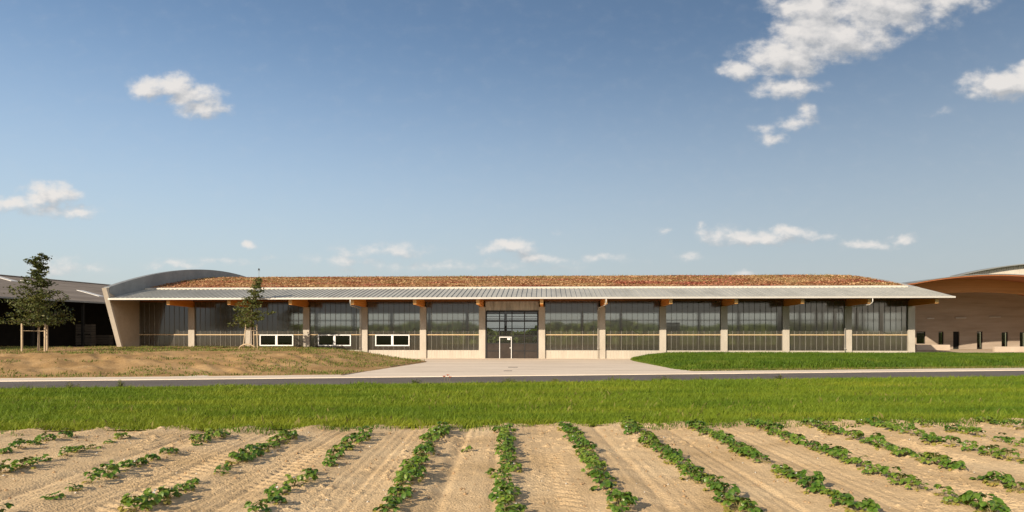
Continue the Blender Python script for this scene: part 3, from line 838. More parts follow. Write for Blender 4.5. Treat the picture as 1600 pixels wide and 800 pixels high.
# weather mast on the roof
wm = empty('weather_mast', hall_pt(-30.6, 12.5, RZ(12.5) + .05))
tag(wm, 'thin mast with small sensor head on the sedum roof above the smaller tree', 'mast')
MB().tube([(0, 0, -.1), (0, 0, 1.0)], .025, 6).build('pole', M['zinc_dark'], wm)
h = MB(); h.tube([(0, 0, .98), (0, 0, 1.03), (0, 0, 1.15), (0, 0, 1.2)], [.05, .1, .1, .04], 8); h.tube([(-.16, 0, .92), (.16, 0, .92)], .015, 6)
h.build('sensor_head', M['dark_frame'], wm)

# ------------------------------------------------------------------ things inside the hall
def crate(s, t, z, w, d, h, label, m='crate'):
    o = empty('pallet_crate', hall_pt(s, t, z), -TH)
    tag(o, label, 'crate', 'wooden crates inside the hall')
    b = MB()
    for k in range(4):
        z0 = .12 + (h - .12) * k / 4; z1 = z0 + (h - .12) / 4 - .035
        b.box(-w / 2, w / 2, -d / 2, -d / 2 + .04, z0, z1); b.box(-w / 2, w / 2, d / 2 - .04, d / 2, z0, z1)
        b.box(-w / 2, -w / 2 + .04, -d / 2 + .04, d / 2 - .04, z0, z1); b.box(w / 2 - .04, w / 2, -d / 2 + .04, d / 2 - .04, z0, z1)
    b.box(-w / 2 + .04, w / 2 - .04, -d / 2 + .04, d / 2 - .04, .10, .14)
    b.build('box', M[m], o)
    f = MB()
    for x in (-w / 2, -.06, w / 2 - .12): f.box(x, x + .12, -d / 2, d / 2, 0, .1)
    f.build('skid', M[m], o)
for i, (s, t, z, lb) in enumerate(((16.3, 5, 0, 'bottom crate of the yellowish stack seen through the fourth bay right of the gate'),
                                   (16.3, 5, 1.2, 'middle crate of the yellowish stack seen through the fourth bay right of the gate'),
                                   (16.3, 5, 2.4, 'top crate of the yellowish stack seen through the fourth bay right of the gate'),
                                   (1.0, 9, 0, 'lower wooden crate seen through the right half of the glazed gate'),
                                   (1.0, 9, 1.2, 'upper wooden crate seen through the right half of the glazed gate'))):
    crate(s, t, z, 1.5, 1.2, 1.19, lb)

def wheel(parent, x, y, r, w):
    t = MB(); t.tube([(x, y - w / 2, r), (x, y - w / 2 + .04, r), (x, y + w / 2 - .04, r), (x, y + w / 2, r)], [r * .8, r, r, r * .8], 20)
    o = t.build('wheel', M['rubber'], parent)
    q = MB(); q.tube([(x, y - w / 2 - .012, r), (x, y + w / 2 + .012, r)], r * .5, 16); q.build('rim', M['crate'], o)
tr = empty('flatbed_trailer', hall_pt(8.0, 7, 0), -TH)
tag(tr, 'red low trailer parked inside behind the panels right of the gate', 'trailer')
b = MB(); b.box(-2.4, 2.4, -.9, .9, .85, 1.0); b.box(-2.4, 2.4, -.93, -.9, .9, 1.25); b.box(-2.4, 2.4, .9, .93, .9, 1.25); b.box(-2.43, -2.4, -.9, .9, .9, 1.25); b.box(2.4, 2.43, -.9, .9, .9, 1.25)
b.build('bed', M['red'], tr)
b = MB(); b.box(-3.6, -2.43, -.06, .06, .78, .88); b.box(-2.2, 2.2, -.4, -.3, .7, .848); b.box(-2.2, 2.2, .3, .4, .7, .848); b.build('drawbar', M['red'], tr)
for x in (-.2, 1.0):
    for y in (-.75, .75): wheel(tr, x, y, .4, .25)
def tractor(s, t, rz, label, m):
    o = empty('tractor', hall_pt(s, t, 0), rz); tag(o, label, 'tractor')
    b = MB(); b.box(-.2, 2.3, -.35, .35, .8, 1.55); b.box(2.3, 2.42, -.3, .3, .85, 1.45); b.box(-1.0, -.2, -.5, .5, .7, 1.2); b.build('bonnet', m, o)
    b = MB()
    for x in (-1.15, .0):
        for y in (-.62, .54): b.box(x, x + .08, y, y + .08, 1.2, 2.6)
    b.box(-1.25, .2, -.72, .72, 2.6, 2.72); b.build('cab', M['dark_frame'], o)
    g = MB(); g.quad((.05, -.54, 1.3), (.05, .54, 1.3), (.05, .54, 2.6), (.05, -.54, 2.6)); g.build('windscreen', M['glass'], o)
    for y in (-.85, .85): wheel(o, -.7, y, .8, .45)
    for y in (-.7, .7): wheel(o, 1.8, y, .5, .3)
tractor(-1.3, 9, R(-95), 'dark tractor standing inside behind the left half of the glazed gate', M['dark_frame'])
tractor(2.3, 13, R(-85), 'dark green tractor inside behind the right end of the glazed gate', M['green_paint'])
pc = empty('white_can_stack', hall_pt(18.3, 1.6, .0)); tag(pc, 'small pale heap of sacks just behind the panels beside the crates', 'sacks')
pc.name = 'sack_heap'
for (x, z, r) in ((-.25, .9, .27), (.25, .9, .27), (0, 1.25, .25)):
    b = MB(); b.tube([(x, -.4, z), (x, -.36, z), (x, 0, z), (x, .36, z), (x, .4, z)], [r * .4, r * .85, r, r * .85, r * .4], 10); b.build('sack', M['plinth'], pc, True)
b = MB(); b.box(-.6, .6, -.5, .5, .0, .62); b.build('pallet_base', M['crate'], pc)

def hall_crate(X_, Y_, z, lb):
    crate(0, 0, 0, 1.6, 1.3, 1.25, lb, 'shaded_crate')
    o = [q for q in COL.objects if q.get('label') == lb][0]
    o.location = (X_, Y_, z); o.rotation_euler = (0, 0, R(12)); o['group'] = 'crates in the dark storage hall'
# ------------------------------------------------------------------ left hall
LH = empty('storage_hall', (-48.7, 65, 0), math.atan2(.9872, .1595))
tag(LH, 'open dark storage hall with grey fibre cement roof at the left edge', 'building')
def lroof(y): return 6.03 + y / 12 * 3.05
x0, x1 = -16, 30
yy = [-.3, 12.0, 24.3]; zz = [6.03 - .07, 9.08, 6.03 - .07]
r_ = MB().band_x(list(zip(yy, zz)), [(y, z - .16) for y, z in zip(yy, zz)], x0, x1).build('roof', M['hall_roof'], LH)
MB().box(x0, x1, -.36, -.302, 5.80, 5.97).build('gutter', M['zinc_dark'], LH)
MB().box(x0, x1, 11.8, 12.2, 9.06, 9.16).build('ridge_cap', M['hall_roof'], r_)
for xa, xb, ya, yb in ((15.9, 16.9, 3.0, 6.0), (9.6, 10.6, 8.6, 11.0), (11.8, 12.4, 8.6, 9.6)):
    ys = np.linspace(ya, yb, 3)
    MB().band_x([(y, lroof(y) + .06) for y in ys], [(y, lroof(y) + .03 - .05) for y in ys], xa, xb).build('skylight', M['skylight'], r_)
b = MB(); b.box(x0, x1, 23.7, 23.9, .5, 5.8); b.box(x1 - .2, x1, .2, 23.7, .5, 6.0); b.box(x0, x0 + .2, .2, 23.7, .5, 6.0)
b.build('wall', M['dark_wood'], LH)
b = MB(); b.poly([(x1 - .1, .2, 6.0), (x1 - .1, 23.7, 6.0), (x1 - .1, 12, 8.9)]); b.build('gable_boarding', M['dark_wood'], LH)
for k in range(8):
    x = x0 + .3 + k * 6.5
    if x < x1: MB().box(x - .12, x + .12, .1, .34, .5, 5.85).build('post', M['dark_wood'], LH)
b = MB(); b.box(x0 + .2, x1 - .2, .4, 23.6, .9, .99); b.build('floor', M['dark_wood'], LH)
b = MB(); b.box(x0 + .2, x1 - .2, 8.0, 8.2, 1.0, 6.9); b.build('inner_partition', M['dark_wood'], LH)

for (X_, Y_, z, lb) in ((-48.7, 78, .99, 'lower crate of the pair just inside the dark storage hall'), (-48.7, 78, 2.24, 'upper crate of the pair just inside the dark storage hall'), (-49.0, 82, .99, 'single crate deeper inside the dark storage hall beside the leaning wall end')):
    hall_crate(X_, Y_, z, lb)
# ------------------------------------------------------------------ right hall
RH = empty('arched_hall', (52.0, 85, .45))
tag(RH, 'clay-coloured hall with curved timber beam under an arched roof', 'building')
OX, OY, OZ = 52.0, 85, .45
def az_(x): return 8.80 - OZ - .0113 * x * x
xs = np.linspace(-8.95, 21, 50)
r_ = MB().band_y([(x, az_(x)) for x in xs], [(x, az_(x) - .07) for x in xs], -12.0, 16).build('roof', M['zinc_dark'], RH)
MB().band_y([(x, az_(x) - .072) for x in xs], [(x, az_(x) - .20) for x in xs], -11.94, 16).build('soffit', M['arch_soffit'], r_)
def bb(x): return 7.10 - OZ - .0090 * (x - 1.0) ** 2
xb = np.linspace(-8.6, 20.5, 40)
MB().band_y([(x, az_(x) - .202) for x in xb], [(x, min(bb(x), az_(x) - .45)) for x in xb], -7.4, -7.0).build('arch_beam', M['arch_beam'], RH)
# wall with openings
wins = [(1432, 1446, 518, 537.2), (1466.5, 1474.3, 518, 538.5), (1489.3, 1499, 518, 544.8), (1526.5, 1535.3, 518, 546.7), (1565, 1575, 519, 543.2), (1593.5, 1603, 519, 544.2)]
wn = []
for p0, p1, q0, q1 in wins:
    wn.append(((p0 - 800) * 85 / F - OX, (p1 - 800) * 85 / F - OX, max(0, EYE - (q1 - 518) * 85 / F - OZ), EYE - (q0 - 518) * 85 / F - OZ))
w = MB()
xcur = -7.4
def wall_piece(xa, xb_, z0f, z1f):
    n_ = max(1, int((xb_ - xa) / 1.0)); xx = np.linspace(xa, xb_, n_ + 1)
    w.band_y([(x, z1f(x)) for x in xx], [(x, z0f(x)) for x in xx], 0, .35)
top = lambda x: az_(x) - .21
for (xa, xb_, z0, z1) in wn:
    wall_piece(xcur, xa, lambda x: -.3, top)
    wall_piece(xa, xb_, lambda x: z1, top)
    if z0 > .05: wall_piece(xa, xb_, lambda x: -.3, lambda x: z0)
    xcur = xb_
wall_piece(xcur, 20, lambda x: -.3, top)
w.build('wall', M['clay_wall'], RH)
b = MB(); b.box(-7.4, -7.1, .35, 16, -.3, 7.5); b.build('side_wall', M['clay_wall'], RH)
for i, (xa, xb_, z0, z1) in enumerate(wn):
    door = i in (2,)
    f = MB(); y0, y1 = .14, .2; t = .06
    f.box(xa, xa + t, y0, y1, z0, z1); f.box(xb_ - t, xb_, y0, y1, z0, z1); f.box(xa + t, xb_ - t, y0, y1, z1 - t, z1); f.box(xa + t, xb_ - t, y0, y1, z0, z0 + t)
    o = f.build('door' if door else 'window', M['dark_frame'], RH)
    g = MB(); g.quad((xa + t, .17, z0 + t), (xb_ - t, .17, z0 + t), (xb_ - t, .17, z1 - t), (xa + t, .17, z1 - t)); g.build('door_leaf' if door else 'pane', M['dark_wood'] if door else M['glass'], o)
    MB().box(xa, xb_, .5, .52, z0, z1).build('dark_backing', M['dark_wood'], o)  # near-black sheet set behind the opening
for p0, p1, q in ((1448, 1459, 497.5), (1492.5, 1509, 496.8), (1546, 1563, 495.3)):
    xa, xb_ = (p0 - 800) * 85 / F - OX, (p1 - 800) * 85 / F - OX; z = EYE - (q - 518) * 85 / F - OZ
    MB().box(xa, xb_, -.12, -.002, z - .04, z + .04).build('wall_ledge', M['edge_metal'], RH)  # thin pale metal ledge on the wall
for xa in ():
    b = MB(); b.tube([(xa, -2.7, 7.2 if xa > -6 else 7.45), (xa + .35, -4.2, 8.0 if xa > -6 else 8.0)], .05, 6); b.build('strut', M['arch_beam'], RH)

LW = MB().box(0, 3.95, -.15, .15, -.2, .66).build('low_wall', M['low_wall'], None); LW.location = (47.3, 80, .42)
tag(LW, 'short pale rendered wall under the square window of the arched hall', 'wall')
LW2 = MB().box(0, 16, -.15, .15, -.2, .68).build('low_wall', M['low_wall'], None); LW2.location = (52.9, 75, .30)
tag(LW2, 'pale rendered wall running out of the photo at the right edge', 'wall')

# far hall
FH = empty('far_hall', (90, 112, .3)); tag(FH, 'pale hall with arched roof rising behind the arched timber hall', 'building')
def fz(x): return 13.7 - .0072 * x * x
xs = np.linspace(-17.2, 20, 40)
MB().band_y([(x, fz(x)) for x in xs], [(x, fz(x) - .16) for x in xs], -1.0, 1.5).build('roof', M['zinc_dark'], FH)
w = MB(); w.band_y([(x, fz(x) - .17) for x in xs[1:-1]], [(x, -.3) for x in xs[1:-1]], 0, .3)
xx = -16.5
while xx < 18.5:
    w.box(xx, xx + .1, -.05, 0, 0, fz(xx) - .25); xx += .4
w.build('wall', M['corrug'], FH)

# ------------------------------------------------------------------ trees
def tree(name, loc, seed, prof, nbr, leafsz, nleaf, mat_, label, lean=(0, 0), trunk_r=.06):
    q = random.Random(seed); o = empty(name, loc); tag(o, label, 'tree')
    H = prof[-1][0]
    tb = MB(); pts = []; rad = []
    for i in range(12):
        t = i / 11
        pts.append((lean[0] * t * t + .05 * math.sin(t * 7), lean[1] * t + .04 * math.cos(t * 5), -.1 + (H + .05) * t)); rad.append(trunk_r * (1 - .86 * t))
    tb.tube(pts, rad, 8)
    def at(hh):
        t = hh / H; return Vector((lean[0] * t * t + .05 * math.sin(t * 7), lean[1] * t + .04 * math.cos(t * 5), hh))
    br = []; 
    hs = [p[0] for p in prof]; rs = [p[1] for p in prof]
    leaves = []
    for i in range(nbr):
        hh = hs[0] + (H - hs[0]) * (i + q.random()) / nbr
        rr = float(np.interp(hh, hs, rs)) * q.choice([.45, .7, .85, 1.0, 1.0, 1.12])
        a = q.uniform(0, 6.283)
        p0 = at(max(hs[0] * .8, hh - rr * .32)); up = q.uniform(-.12, .34)
        d = Vector((math.cos(a), math.sin(a), up)).normalized()
        p1 = p0 + d * rr * .55 + Vector((0, 0, rr * .08)); p2 = p0 + d * rr + Vector((0, 0, rr * q.uniform(-.06, .18)))
        tb.tube([p0, p1, p2], [.022, .014, .005], 5, False)
        nl = int(nleaf * (.35 + rr / max(rs)))
        for k in range(nl):
            t = q.random() ** .6
            c = (p0.lerp(p1, t * 2) if t < .5 else p1.lerp(p2, t * 2 - 1))
            w = .10 + .20 * rr * (1 - abs(t - .6)) * .55
            leaves.append(c + Vector((q.gauss(0, w), q.gauss(0, w), q.gauss(0, w * .38))))
    tb.build('trunk', M['bark'], o, True)
    n = len(leaves); C = np.array([tuple(l) for l in leaves])
    rs_ = np.random.RandomState(seed)
    nrm = rs_.normal(0, 1, (n, 3)) * np.array([.7, .7, 1]) + np.array([0, -.1, .7]); nrm /= np.linalg.norm(nrm, axis=1)[:, None]
    u = np.cross(nrm, rs_.normal(0, 1, (n, 3))); u /= np.linalg.norm(u, axis=1)[:, None]; v = np.cross(nrm, u)
    s = (leafsz * rs_.uniform(.6, 1.3, n))[:, None]
    V = np.stack([C - u * s, C + v * s * .45 - u * .1 * s, C + u * s, C - v * s * .45 - u * .1 * s], 1)
    np_mesh('crown', V.reshape(-1, 3), Q=np.arange(n * 4).reshape(-1, 4), mat=mat_, parent=o)
    return o

def at_px(p, Y): return (p - 800) / F * Y
t1 = (at_px(58.5, 53), 53)
t1z = float(bank_z(np.array(t1[0]), np.array(t1[1])))
tree('young_tree', (*t1, t1z), 5, [(2.2, .7), (2.7, 2.1), (3.2, 2.45), (3.9, 2.25), (4.7, 1.6), (5.4, 1.0), (6.0, .55), (6.8, .65), (7.3, .8), (7.6, .2)], 92, .12, 70, M['crown_dark'], 'taller dark young tree inside four wooden stakes at the left', (.12, 0), .055)
t2 = (at_px(390, 62), 62)
t2z = float(bank_z(np.array(t2[0]), np.array(t2[1])))
tree('young_tree', (*t2, t2z), 9, [(2.1, .5), (2.5, 1.5), (3.0, 2.1), (3.5, 1.9), (4.0, 1.25), (4.5, .9), (5.2, .75), (5.9, .6), (6.4, .15)], 54, .125, 60, M['crown_mid'], 'smaller olive young tree in front of the glazed hall', (.75, 0), .05)

def stakes(loc, posts, hoop, label):
    o = empty('tree_stake_frame', loc); tag(o, label, 'tree stakes')
    for (x, y, tx, ty, h, r) in posts:
        b = MB(); b.tube([(x, y, -.3), (x, y, 0), (x + tx, y + ty, h - .03), (x + tx, y + ty, h)], [r, r, r, r * .8], 10); b.build('post', M['wood_post'], o, True)
    b = MB()
    tops = [(x + tx * .75, y + ty * .75, h * .74) for (x, y, tx, ty, h, r) in posts]
    for i in range(len(tops)):
        a = tops[i]; c = tops[(i + 1) % len(tops)]; b.tube([a, c], .013, 6)
    b.build('tie', M['wood_post'], o)
    if hoop:
        b = MB(); b.tube([(-.75, -.5, .02), (-.6, -.55, .18), (-.3, -.6, .33), (0, -.62, .38), (.3, -.6, .33), (.6, -.55, .18), (.75, -.5, .02)], .06, 8); b.build('hoop', M['wood_post'], o, True)
k = 53 / F
stakes((*t1, t1z), [(-.95, -.35, 0, 0, 2.15, .075), (-.40, .75, 0, 0, 2.1, .06), (.28, .7, 0, 0, 2.1, .065), (.82, -.35, .02, 0, 2.15, .075)], False, 'four upright wooden stakes round the trunk of the taller dark tree')
stakes((*t2, t2z), [(-.45, -.35, .22, .1, 2.2, .05), (.85, -.35, -.1, .1, 2.15, .05), (.1, .8, 0, -.1, 2.1, .045)], True, 'leaning wooden stakes with a low hoop round the smaller olive tree')

# far hedge: half behind the hall (seen through the glazing), half behind the camera
n = 52000
px = nrs.uniform(-120, 120, n)
top = 2.4 + 3.6 * fbm(px * .05, px * 0, 121, 3) ** 1.3 + 1.2 * vnoise(px * .3, px * 0, 122)
top = np.where(np.arange(n) % 2 == 0, top * (1 - .6 * np.exp(-(px / 9.0) ** 2)), top)
pz = top * nrs.uniform(0, 1, n) ** .7; py = np.where(np.arange(n) % 2 == 0, 165, -150) + nrs.uniform(-3, 3, n)  # second row added unseen behind the camera, for reflections in the facade panels
c0 = np.stack([px, py, pz], 1); u = nrs.normal(0, 1, (n, 3)); u /= np.linalg.norm(u, axis=1)[:, None]; w_ = np.cross(u, nrs.normal(0, 1, (n, 3))); w_ /= np.linalg.norm(w_, axis=1)[:, None]
s = nrs.uniform(.5, 1.0, n)[:, None]
V = np.stack([c0 - u * s, c0 + w_ * s * .6, c0 + u * s, c0 - w_ * s * .6], 1)
tag(np_mesh('far_hedge', V.reshape(-1, 3), Q=np.arange(n * 4).reshape(-1, 4), mat=M['hedge']), 'far green trees, one line blurred through the glazed hall, one unseen behind the camera', 'hedge', kind='stuff')

# ------------------------------------------------------------------ small things
p = [(-9.62, 38.55), (-8.6, 48.0), (-7.25, 57.8)]
b = MB()
for (xa, ya), (xb_, yb) in zip(p[:-1], p[1:]):
    d = Vector((xb_ - xa, yb - ya, 0)).normalized(); nn = Vector((-d.y, d.x, 0)) * .05
    za, zb = .0, .0; ha, hb = .19, .085
    A = Vector((xa, ya, 0)); B = Vector((xb_, yb, 0)); n0 = len(b.v)
    b.v += [tuple(A - nn), tuple(A + nn), tuple(B + nn), tuple(B - nn)] + [tuple(A - nn + Vector((0, 0, ha))), tuple(A + nn + Vector((0, 0, ha))), tuple(B + nn + Vector((0, 0, hb))), tuple(B - nn + Vector((0, 0, hb)))]
    for f in ((0, 3, 2, 1), (4, 5, 6, 7), (0, 1, 5, 4), (1, 2, 6, 5), (2, 3, 7, 6), (3, 0, 4, 7)): b.f.append(tuple(n0 + i for i in f))
tag(b.build('edging_strip', M['steel']), 'dark steel edging between the earth bank and the pale forecourt', 'edging')

def drain(x, y, z, s, lab):
    o = empty('drain_cover', (x, y, z)); tag(o, lab, 'drain cover')
    b = MB(); b.box(-s, s, -s, -s + .06, -.05, .012); b.box(-s, s, s - .06, s, -.05, .012); b.box(-s, -s + .06, -s + .06, s - .06, -.05, .012); b.box(s - .06, s, -s + .06, s - .06, -.05, .012); b.build('frame', M['cover'], o)
    b = MB(); m_ = 9
    for i in range(m_):
        x0 = -s + .06 + (2 * s - .12) * i / m_; b.box(x0 + .01, x0 + (2 * s - .12) / m_ - .01, -s + .06, s - .06, -.05, .008)
    b.build('grate', M['cover'], o)
def fc_z(x, y):
    y0 = Y_of(x, 2.3); y1 = facade_Y(x) + .3
    return .151 * (1 - (y - y0) / (y1 - y0))
for p_, Y_, s, lb in ((801.5, 48.0, .33, 'square iron drain cover on the forecourt nearer the gate'), (793.5, 43.2, .26, 'smaller iron drain cover on the forecourt nearer the road')):
    x = at_px(p_, Y_); drain(x, Y_, fc_z(x, Y_), s, lb)

def weed(px_, h, w, label, m, seed):
    u = (px_ - 800) / F
    Y_ = 32.75 / (1 - .1655 * u); X_ = u * Y_
    o = empty('weed_clump', (X_, Y_, float(verge_z(X_, Y_)))); tag(o, label, 'weed', 'weeds along the road edge')
    q = random.Random(seed); V, Fc = [], []; st = MB()
    for i in range(26):
        a = q.uniform(0, 6.28); r_ = w * q.random() ** .6; hh = h * q.uniform(.35, 1.0) * (1 - .4 * r_ / w)
        tip = Vector((math.cos(a) * r_, math.sin(a) * r_ * .7, hh)); st.tube([(tip.x * .3, tip.y * .3, -.02), tuple(tip)], [.006, .003], 4, False)
        for t in (.35, .55, .75, .95):
            pp = Vector((tip.x * (.3 + .7 * t), tip.y * (.3 + .7 * t), hh * t)); a2 = q.uniform(0, 6.28)
            leaflet(V, Fc, pp, Vector((math.cos(a2), math.sin(a2), q.uniform(-.2, .5))).normalized(), Vector((0, 0, 1)), q.uniform(.08, .15), .045, .2)
    st.build('stalk', M['stalk'], o)
    b = MB(); b.v = V; b.f = Fc; b.build('foliage', m, o)
    return o
for i, (p_, h, w, lb, m_) in enumerate(((795, .42, .38, 'leafy weed clump at the road edge in front of the gate', 'weed'), (957, .40, .30, 'rounded weed at the road edge below the downpipe right of the gate', 'weed'), (1040, .42, .45, 'wide dark weed at the road edge left of the green bank', 'crown_mid'), (868, .34, .25, 'brownish dry weed at the road edge right of the gate', 'dry_grass'), (1218, .42, .30, 'weed clump at the road edge in front of the green bank', 'crown_mid'), (1092, .34, .5, 'low broad weed at the road edge near the green bank tip', 'weed'), (650, .40, .22, 'slim tall weed at the road edge below the window nearest the gate', 'weed'), (110, .42, .42, 'dark weed clump at the road edge below the taller tree', 'crown_mid'), (188, .5, .16, 'thin tall weed at the road edge below the leaning wall end', 'weed'))):
    weed(p_, h, w, lb, M[m_], 400 + i)
u = (698 - 800) / F; Y_ = 32.6 / (1 - .1655 * u); X_ = u * Y_
po = empty('poppy', (X_, Y_, float(verge_z(X_, Y_)))); tag(po, 'orange red poppies blooming at the road edge left of the gate', 'flower')
st = MB(); fw = MB()
for (dx, hh) in ((-.12, .36), (.05, .42), (.16, .33)):
    st.tube([(dx * .4, 0, -.02), (dx, 0, hh)], .006, 4)
    for k in range(5):
        a = k * 1.257; a2 = a + 1.1
        fw.poly([(dx, 0, hh), (dx + .075 * math.cos(a), .075 * math.sin(a), hh + .05), (dx + .095 * math.cos((a + a2) / 2), .095 * math.sin((a + a2) / 2), hh + .07), (dx + .075 * math.cos(a2), .075 * math.sin(a2), hh + .05)])
st.build('stalk', M['stalk'], po); fw.build('blossom', M['poppy'], po)

# ------------------------------------------------------------------ light, sky, camera
SUN_EL, SUN_AZ = R(24), R(42)             # sun behind the camera to the left
sdir = Vector((-math.sin(SUN_AZ) * math.cos(SUN_EL), -math.cos(SUN_AZ) * math.cos(SUN_EL), math.sin(SUN_EL)))
sl = bpy.data.lights.new('sun', 'SUN'); sl.energy = 5.0; sl.angle = R(.5); sl.color = (1.0, .86, .68)
so = bpy.data.objects.new('sun', sl); COL.objects.link(so); so.location = (-40, -40, 40)
so.rotation_euler = sdir.to_track_quat('Z', 'Y').to_euler()

w = bpy.data.worlds.new('World'); scene.world = w; w.use_nodes = True
nt = w.node_tree; N = nt.nodes; L = nt.links; N.clear()
out = N.new('ShaderNodeOutputWorld'); bg = N.new('ShaderNodeBackground'); bg.inputs['Strength'].default_value = .096
sky = N.new('ShaderNodeTexSky'); sky.sky_type = 'NISHITA'; sky.sun_disc = False
sky.sun_elevation = SUN_EL; sky.sun_rotation = R(138); sky.air_density = 1.0; sky.dust_density = 1.4; sky.ozone_density = 1.6

# cloud density as a node group on the sky plane (u, v) = (x/y, z/y)
CL = [(262, 134, 58, 20, 1), (318, 172, 46, 17, .95), (232, 139, 32, 16, .9), (300, 150, 55, 18, .9),
      (75, 308, 52, 24, .95), (122, 330, 34, 13, .7), (18, 320, 45, 16, .8), (75, 328, 80, 14, .6),
      (1270, 15, 70, 50, 1.1), (1225, 88, 80, 30, 1.05), (1375, 5, 120, 52, 1.1), (1480, 0, 75, 24, .8), (1158, 108, 36, 17, .9), (1310, 55, 90, 38, 1.1), (1260, 60, 60, 45, 1.05),
      (1230, 136, 60, 18, .9), (1200, 146, 30, 12, .6), (1262, 175, 22, 18, .6), (1238, 192, 28, 16, .6), (1208, 218, 26, 14, .62), (1195, 205, 20, 14, .45),
      (1565, 132, 62, 25, 1.1), (1610, 122, 60, 26, 1.1),
      (800, 384, 44, 15, .85), (835, 402, 48, 9, .65), (770, 388, 24, 12, .6),
      (1185, 371, 85, 13, .8), (1125, 368, 40, 15, .6), (1276, 368, 32, 9, .6), (1235, 361, 36, 9, .7), (1095, 352, 12, 8, .5),
      (1365, 380, 55, 9, .6), (1408, 374, 26, 10, .7), (1038, 362, 14, 6, .45), (1075, 398, 28, 10, .4),
      (600, 392, 90, 14, .50), (540, 405, 80, 10, .48), (270, 413, 55, 10, .5), (350, 408, 60, 9, .45), (90, 420, 90, 20, .46), (386, 381, 12, 8, .6), (420, 402, 22, 6, .35), (870, 360, 18, 7, .25), (1160, 428, 45, 6, .35), (1470, 178, 22, 8, .2), (700, 415, 240, 12, .36), (900, 405, 120, 8, .34)]
g = bpy.data.node_groups.new('cloud_density', 'ShaderNodeTree')
g.interface.new_socket('P', in_out='INPUT', socket_type='NodeSocketVector'); g.interface.new_socket('D', in_out='OUTPUT', socket_type='NodeSocketFloat')
GN = g.nodes; GL = g.links
gi = GN.new('NodeGroupInput'); go = GN.new('NodeGroupOutput')
def gm(op, a, b=None, c=None):
    m = GN.new('ShaderNodeMath'); m.operation = op
    for i, x in enumerate((a, b, c)):
        if x is None: continue
        if isinstance(x, (int, float)): m.inputs[i].default_value = x
        else: GL.new(x, m.inputs[i])
    return m.outputs[0]
# domain warp
wn_ = GN.new('ShaderNodeTexNoise'); wn_.inputs['Scale'].default_value = 21; wn_.inputs['Detail'].default_value = 5; wn_.inputs['Roughness'].default_value = .6
GL.new(gi.outputs[0], wn_.inputs['Vector'])
sub = GN.new('ShaderNodeVectorMath'); sub.operation = 'SUBTRACT'; sub.inputs[1].default_value = (.5, .5, .5); GL.new(wn_.outputs['Color'], sub.inputs[0])
sc = GN.new('ShaderNodeVectorMath'); sc.operation = 'MULTIPLY'; sc.inputs[1].default_value = (.044, .030, 0); GL.new(sub.outputs[0], sc.inputs[0])
ad = GN.new('ShaderNodeVectorMath'); ad.operation = 'ADD'; GL.new(gi.outputs[0], ad.inputs[0]); GL.new(sc.outputs[0], ad.inputs[1])
acc = None
for (cx, cy, rx, ry_, am) in CL:
    s_ = GN.new('ShaderNodeVectorMath'); s_.operation = 'SUBTRACT'; GL.new(ad.outputs[0], s_.inputs[0]); s_.inputs[1].default_value = ((cx - 800) / F, (518 - cy) / F, 0)
    m_ = GN.new('ShaderNodeVectorMath'); m_.operation = 'MULTIPLY'; GL.new(s_.outputs[0], m_.inputs[0]); m_.inputs[1].default_value = (F / (rx * 1.35), F / (ry_ * 1.35), 0)
    ln = GN.new('ShaderNodeVectorMath'); ln.operation = 'LENGTH'; GL.new(m_.outputs[0], ln.inputs[0])
    f_ = gm('MULTIPLY_ADD', ln.outputs['Value'], -am, am)
    f_ = gm('MAXIMUM', f_, 0.0)
    acc = f_ if acc is None else gm('SMOOTH_MAX', acc, f_, .08)
dn = GN.new('ShaderNodeTexNoise'); dn.inputs['Scale'].default_value = 34; dn.inputs['Detail'].default_value = 9; dn.inputs['Roughness'].default_value = .56
mpn = GN.new('ShaderNodeVectorMath'); mpn.operation = 'MULTIPLY'; mpn.inputs[1].default_value = (1, 1.5, 1); GL.new(gi.outputs[0], mpn.inputs[0]); GL.new(mpn.outputs[0], dn.inputs['Vector'])
nz = gm('MULTIPLY_ADD', dn.outputs['Fac'], 1.35, -.68)
tot = gm('ADD', acc, gm('MULTIPLY', nz, gm('MINIMUM', gm('MULTIPLY', acc, 4.0), 1.0)))
GL.new(tot, go.inputs[0])

def wm(op, a, b=None, c=None):
    m = N.new('ShaderNodeMath'); m.operation = op
    for i, x in enumerate((a, b, c)):
        if x is None: continue
        if isinstance(x, (int, float)): m.inputs[i].default_value = x
        else: L.new(x, m.inputs[i])
    return m.outputs[0]
tc = N.new('ShaderNodeTexCoord'); sp = N.new('ShaderNodeSeparateXYZ'); L.new(tc.outputs['Generated'], sp.inputs[0])
ysafe = wm('MAXIMUM', sp.outputs['Y'], .02)
u_ = wm('DIVIDE', sp.outputs['X'], ysafe); v_ = wm('DIVIDE', sp.outputs['Z'], ysafe)
cb = N.new('ShaderNodeCombineXYZ'); L.new(u_, cb.inputs[0]); L.new(v_, cb.inputs[1])
g1 = N.new('ShaderNodeGroup'); g1.node_tree = g; L.new(cb.outputs[0], g1.inputs[0])
of = N.new('ShaderNodeVectorMath'); of.operation = 'ADD'; L.new(cb.outputs[0], of.inputs[0]); of.inputs[1].default_value = (-.010, .014, 0)
g2 = N.new('ShaderNodeGroup'); g2.node_tree = g; L.new(of.outputs[0], g2.inputs[0])
mr = N.new('ShaderNodeMapRange'); mr.interpolation_type = 'SMOOTHSTEP'
mr.inputs['From Min'].default_value = .03; mr.inputs['From Max'].default_value = .78; L.new(g1.outputs[0], mr.inputs['Value'])
front = wm('GREATER_THAN', sp.outputs['Y'], .05)
dens = wm('MULTIPLY', wm('MULTIPLY', mr.outputs[0], front), .93)
lit = wm('SUBTRACT', g1.outputs[0], g2.outputs[0])
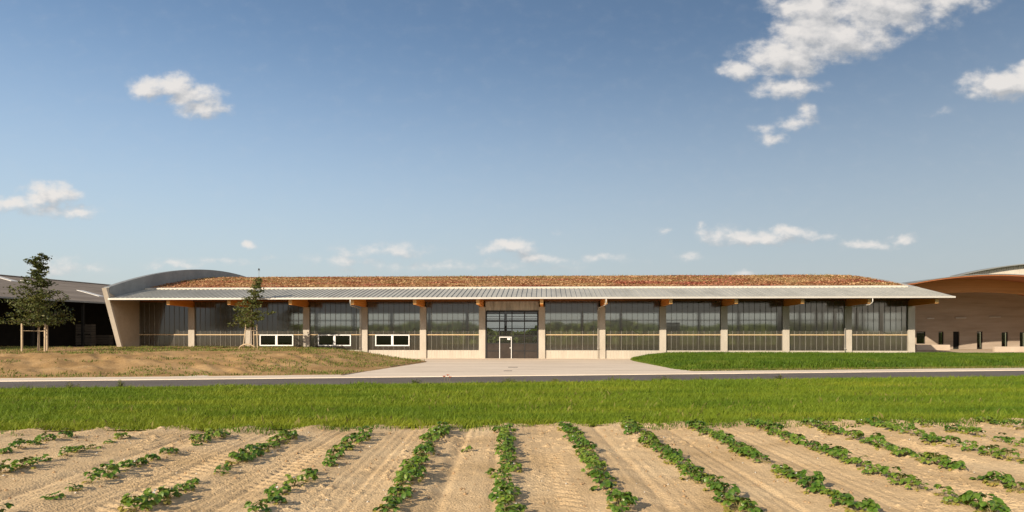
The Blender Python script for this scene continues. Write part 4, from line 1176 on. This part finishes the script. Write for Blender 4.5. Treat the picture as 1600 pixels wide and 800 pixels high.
mr2 = N.new('ShaderNodeMapRange'); mr2.inputs['From Min'].default_value = -.34; mr2.inputs['From Max'].default_value = .34; L.new(lit, mr2.inputs['Value'])
cr = ramp(N, [(0, (3.7, 3.75, 3.85)), (.5, (5.1, 4.98, 4.9)), (1, (6.3, 6.0, 5.7))]); L.new(mr2.outputs[0], cr.inputs['Fac'])
# sky colour
hs = N.new('ShaderNodeHueSaturation'); hs.inputs['Saturation'].default_value = 1.04; hs.inputs['Value'].default_value = 1.0
L.new(sky.outputs[0], hs.inputs['Color'])
mixc = N.new('ShaderNodeMixRGB'); tn = N.new('ShaderNodeVectorMath'); tn.operation = 'MULTIPLY'; tn.inputs[1].default_value = (1.0, .995, .99); L.new(hs.outputs[0], tn.inputs[0]); 
el = N.new('ShaderNodeMapRange'); el.interpolation_type = 'SMOOTHSTEP'; el.inputs['From Min'].default_value = .08; el.inputs['From Max'].default_value = .50
el.inputs['To Min'].default_value = 1.0; el.inputs['To Max'].default_value = .83; L.new(sp.outputs['Z'], el.inputs['Value'])
dk = N.new('ShaderNodeVectorMath'); dk.operation = 'SCALE'; L.new(tn.outputs[0], dk.inputs[0]); L.new(el.outputs[0], dk.inputs['Scale'])
hz = N.new('ShaderNodeMapRange'); hz.interpolation_type = 'SMOOTHSTEP'; hz.inputs['From Min'].default_value = 0; hz.inputs['From Max'].default_value = .42
hz.inputs['To Min'].default_value = .75; hz.inputs['To Max'].default_value = .0; L.new(sp.outputs['Z'], hz.inputs['Value'])
hm = N.new('ShaderNodeMixRGB'); L.new(hz.outputs[0], hm.inputs[0]); L.new(dk.outputs[0], hm.inputs[1]); hm.inputs[2].default_value = (3.75, 4.12, 4.45, 1)
L.new(dens, mixc.inputs[0]); L.new(hm.outputs[0], mixc.inputs[1]); L.new(cr.outputs[0], mixc.inputs[2])
L.new(mixc.outputs[0], bg.inputs['Color']); L.new(bg.outputs[0], out.inputs['Surface'])

cam = bpy.data.cameras.new('camera'); cam.lens = 24; cam.sensor_width = 36; cam.sensor_fit = 'HORIZONTAL'
cam.shift_y = 118 / 1600; cam.clip_start = .1; cam.clip_end = 4000
co = bpy.data.objects.new('camera', cam); COL.objects.link(co)
co.location = (0, 0, EYE); co.rotation_euler = (R(90), 0, 0)
scene.camera = co
scene.view_settings.view_transform = 'Standard'; scene.view_settings.look = 'None'
scene.view_settings.exposure = .48; scene.view_settings.gamma = 1
scene.cycles.max_bounces = 8; scene.cycles.transparent_max_bounces = 12
scene.cycles.use_denoising = True
scene.cycles.caustics_reflective = False; scene.cycles.caustics_refractive = False
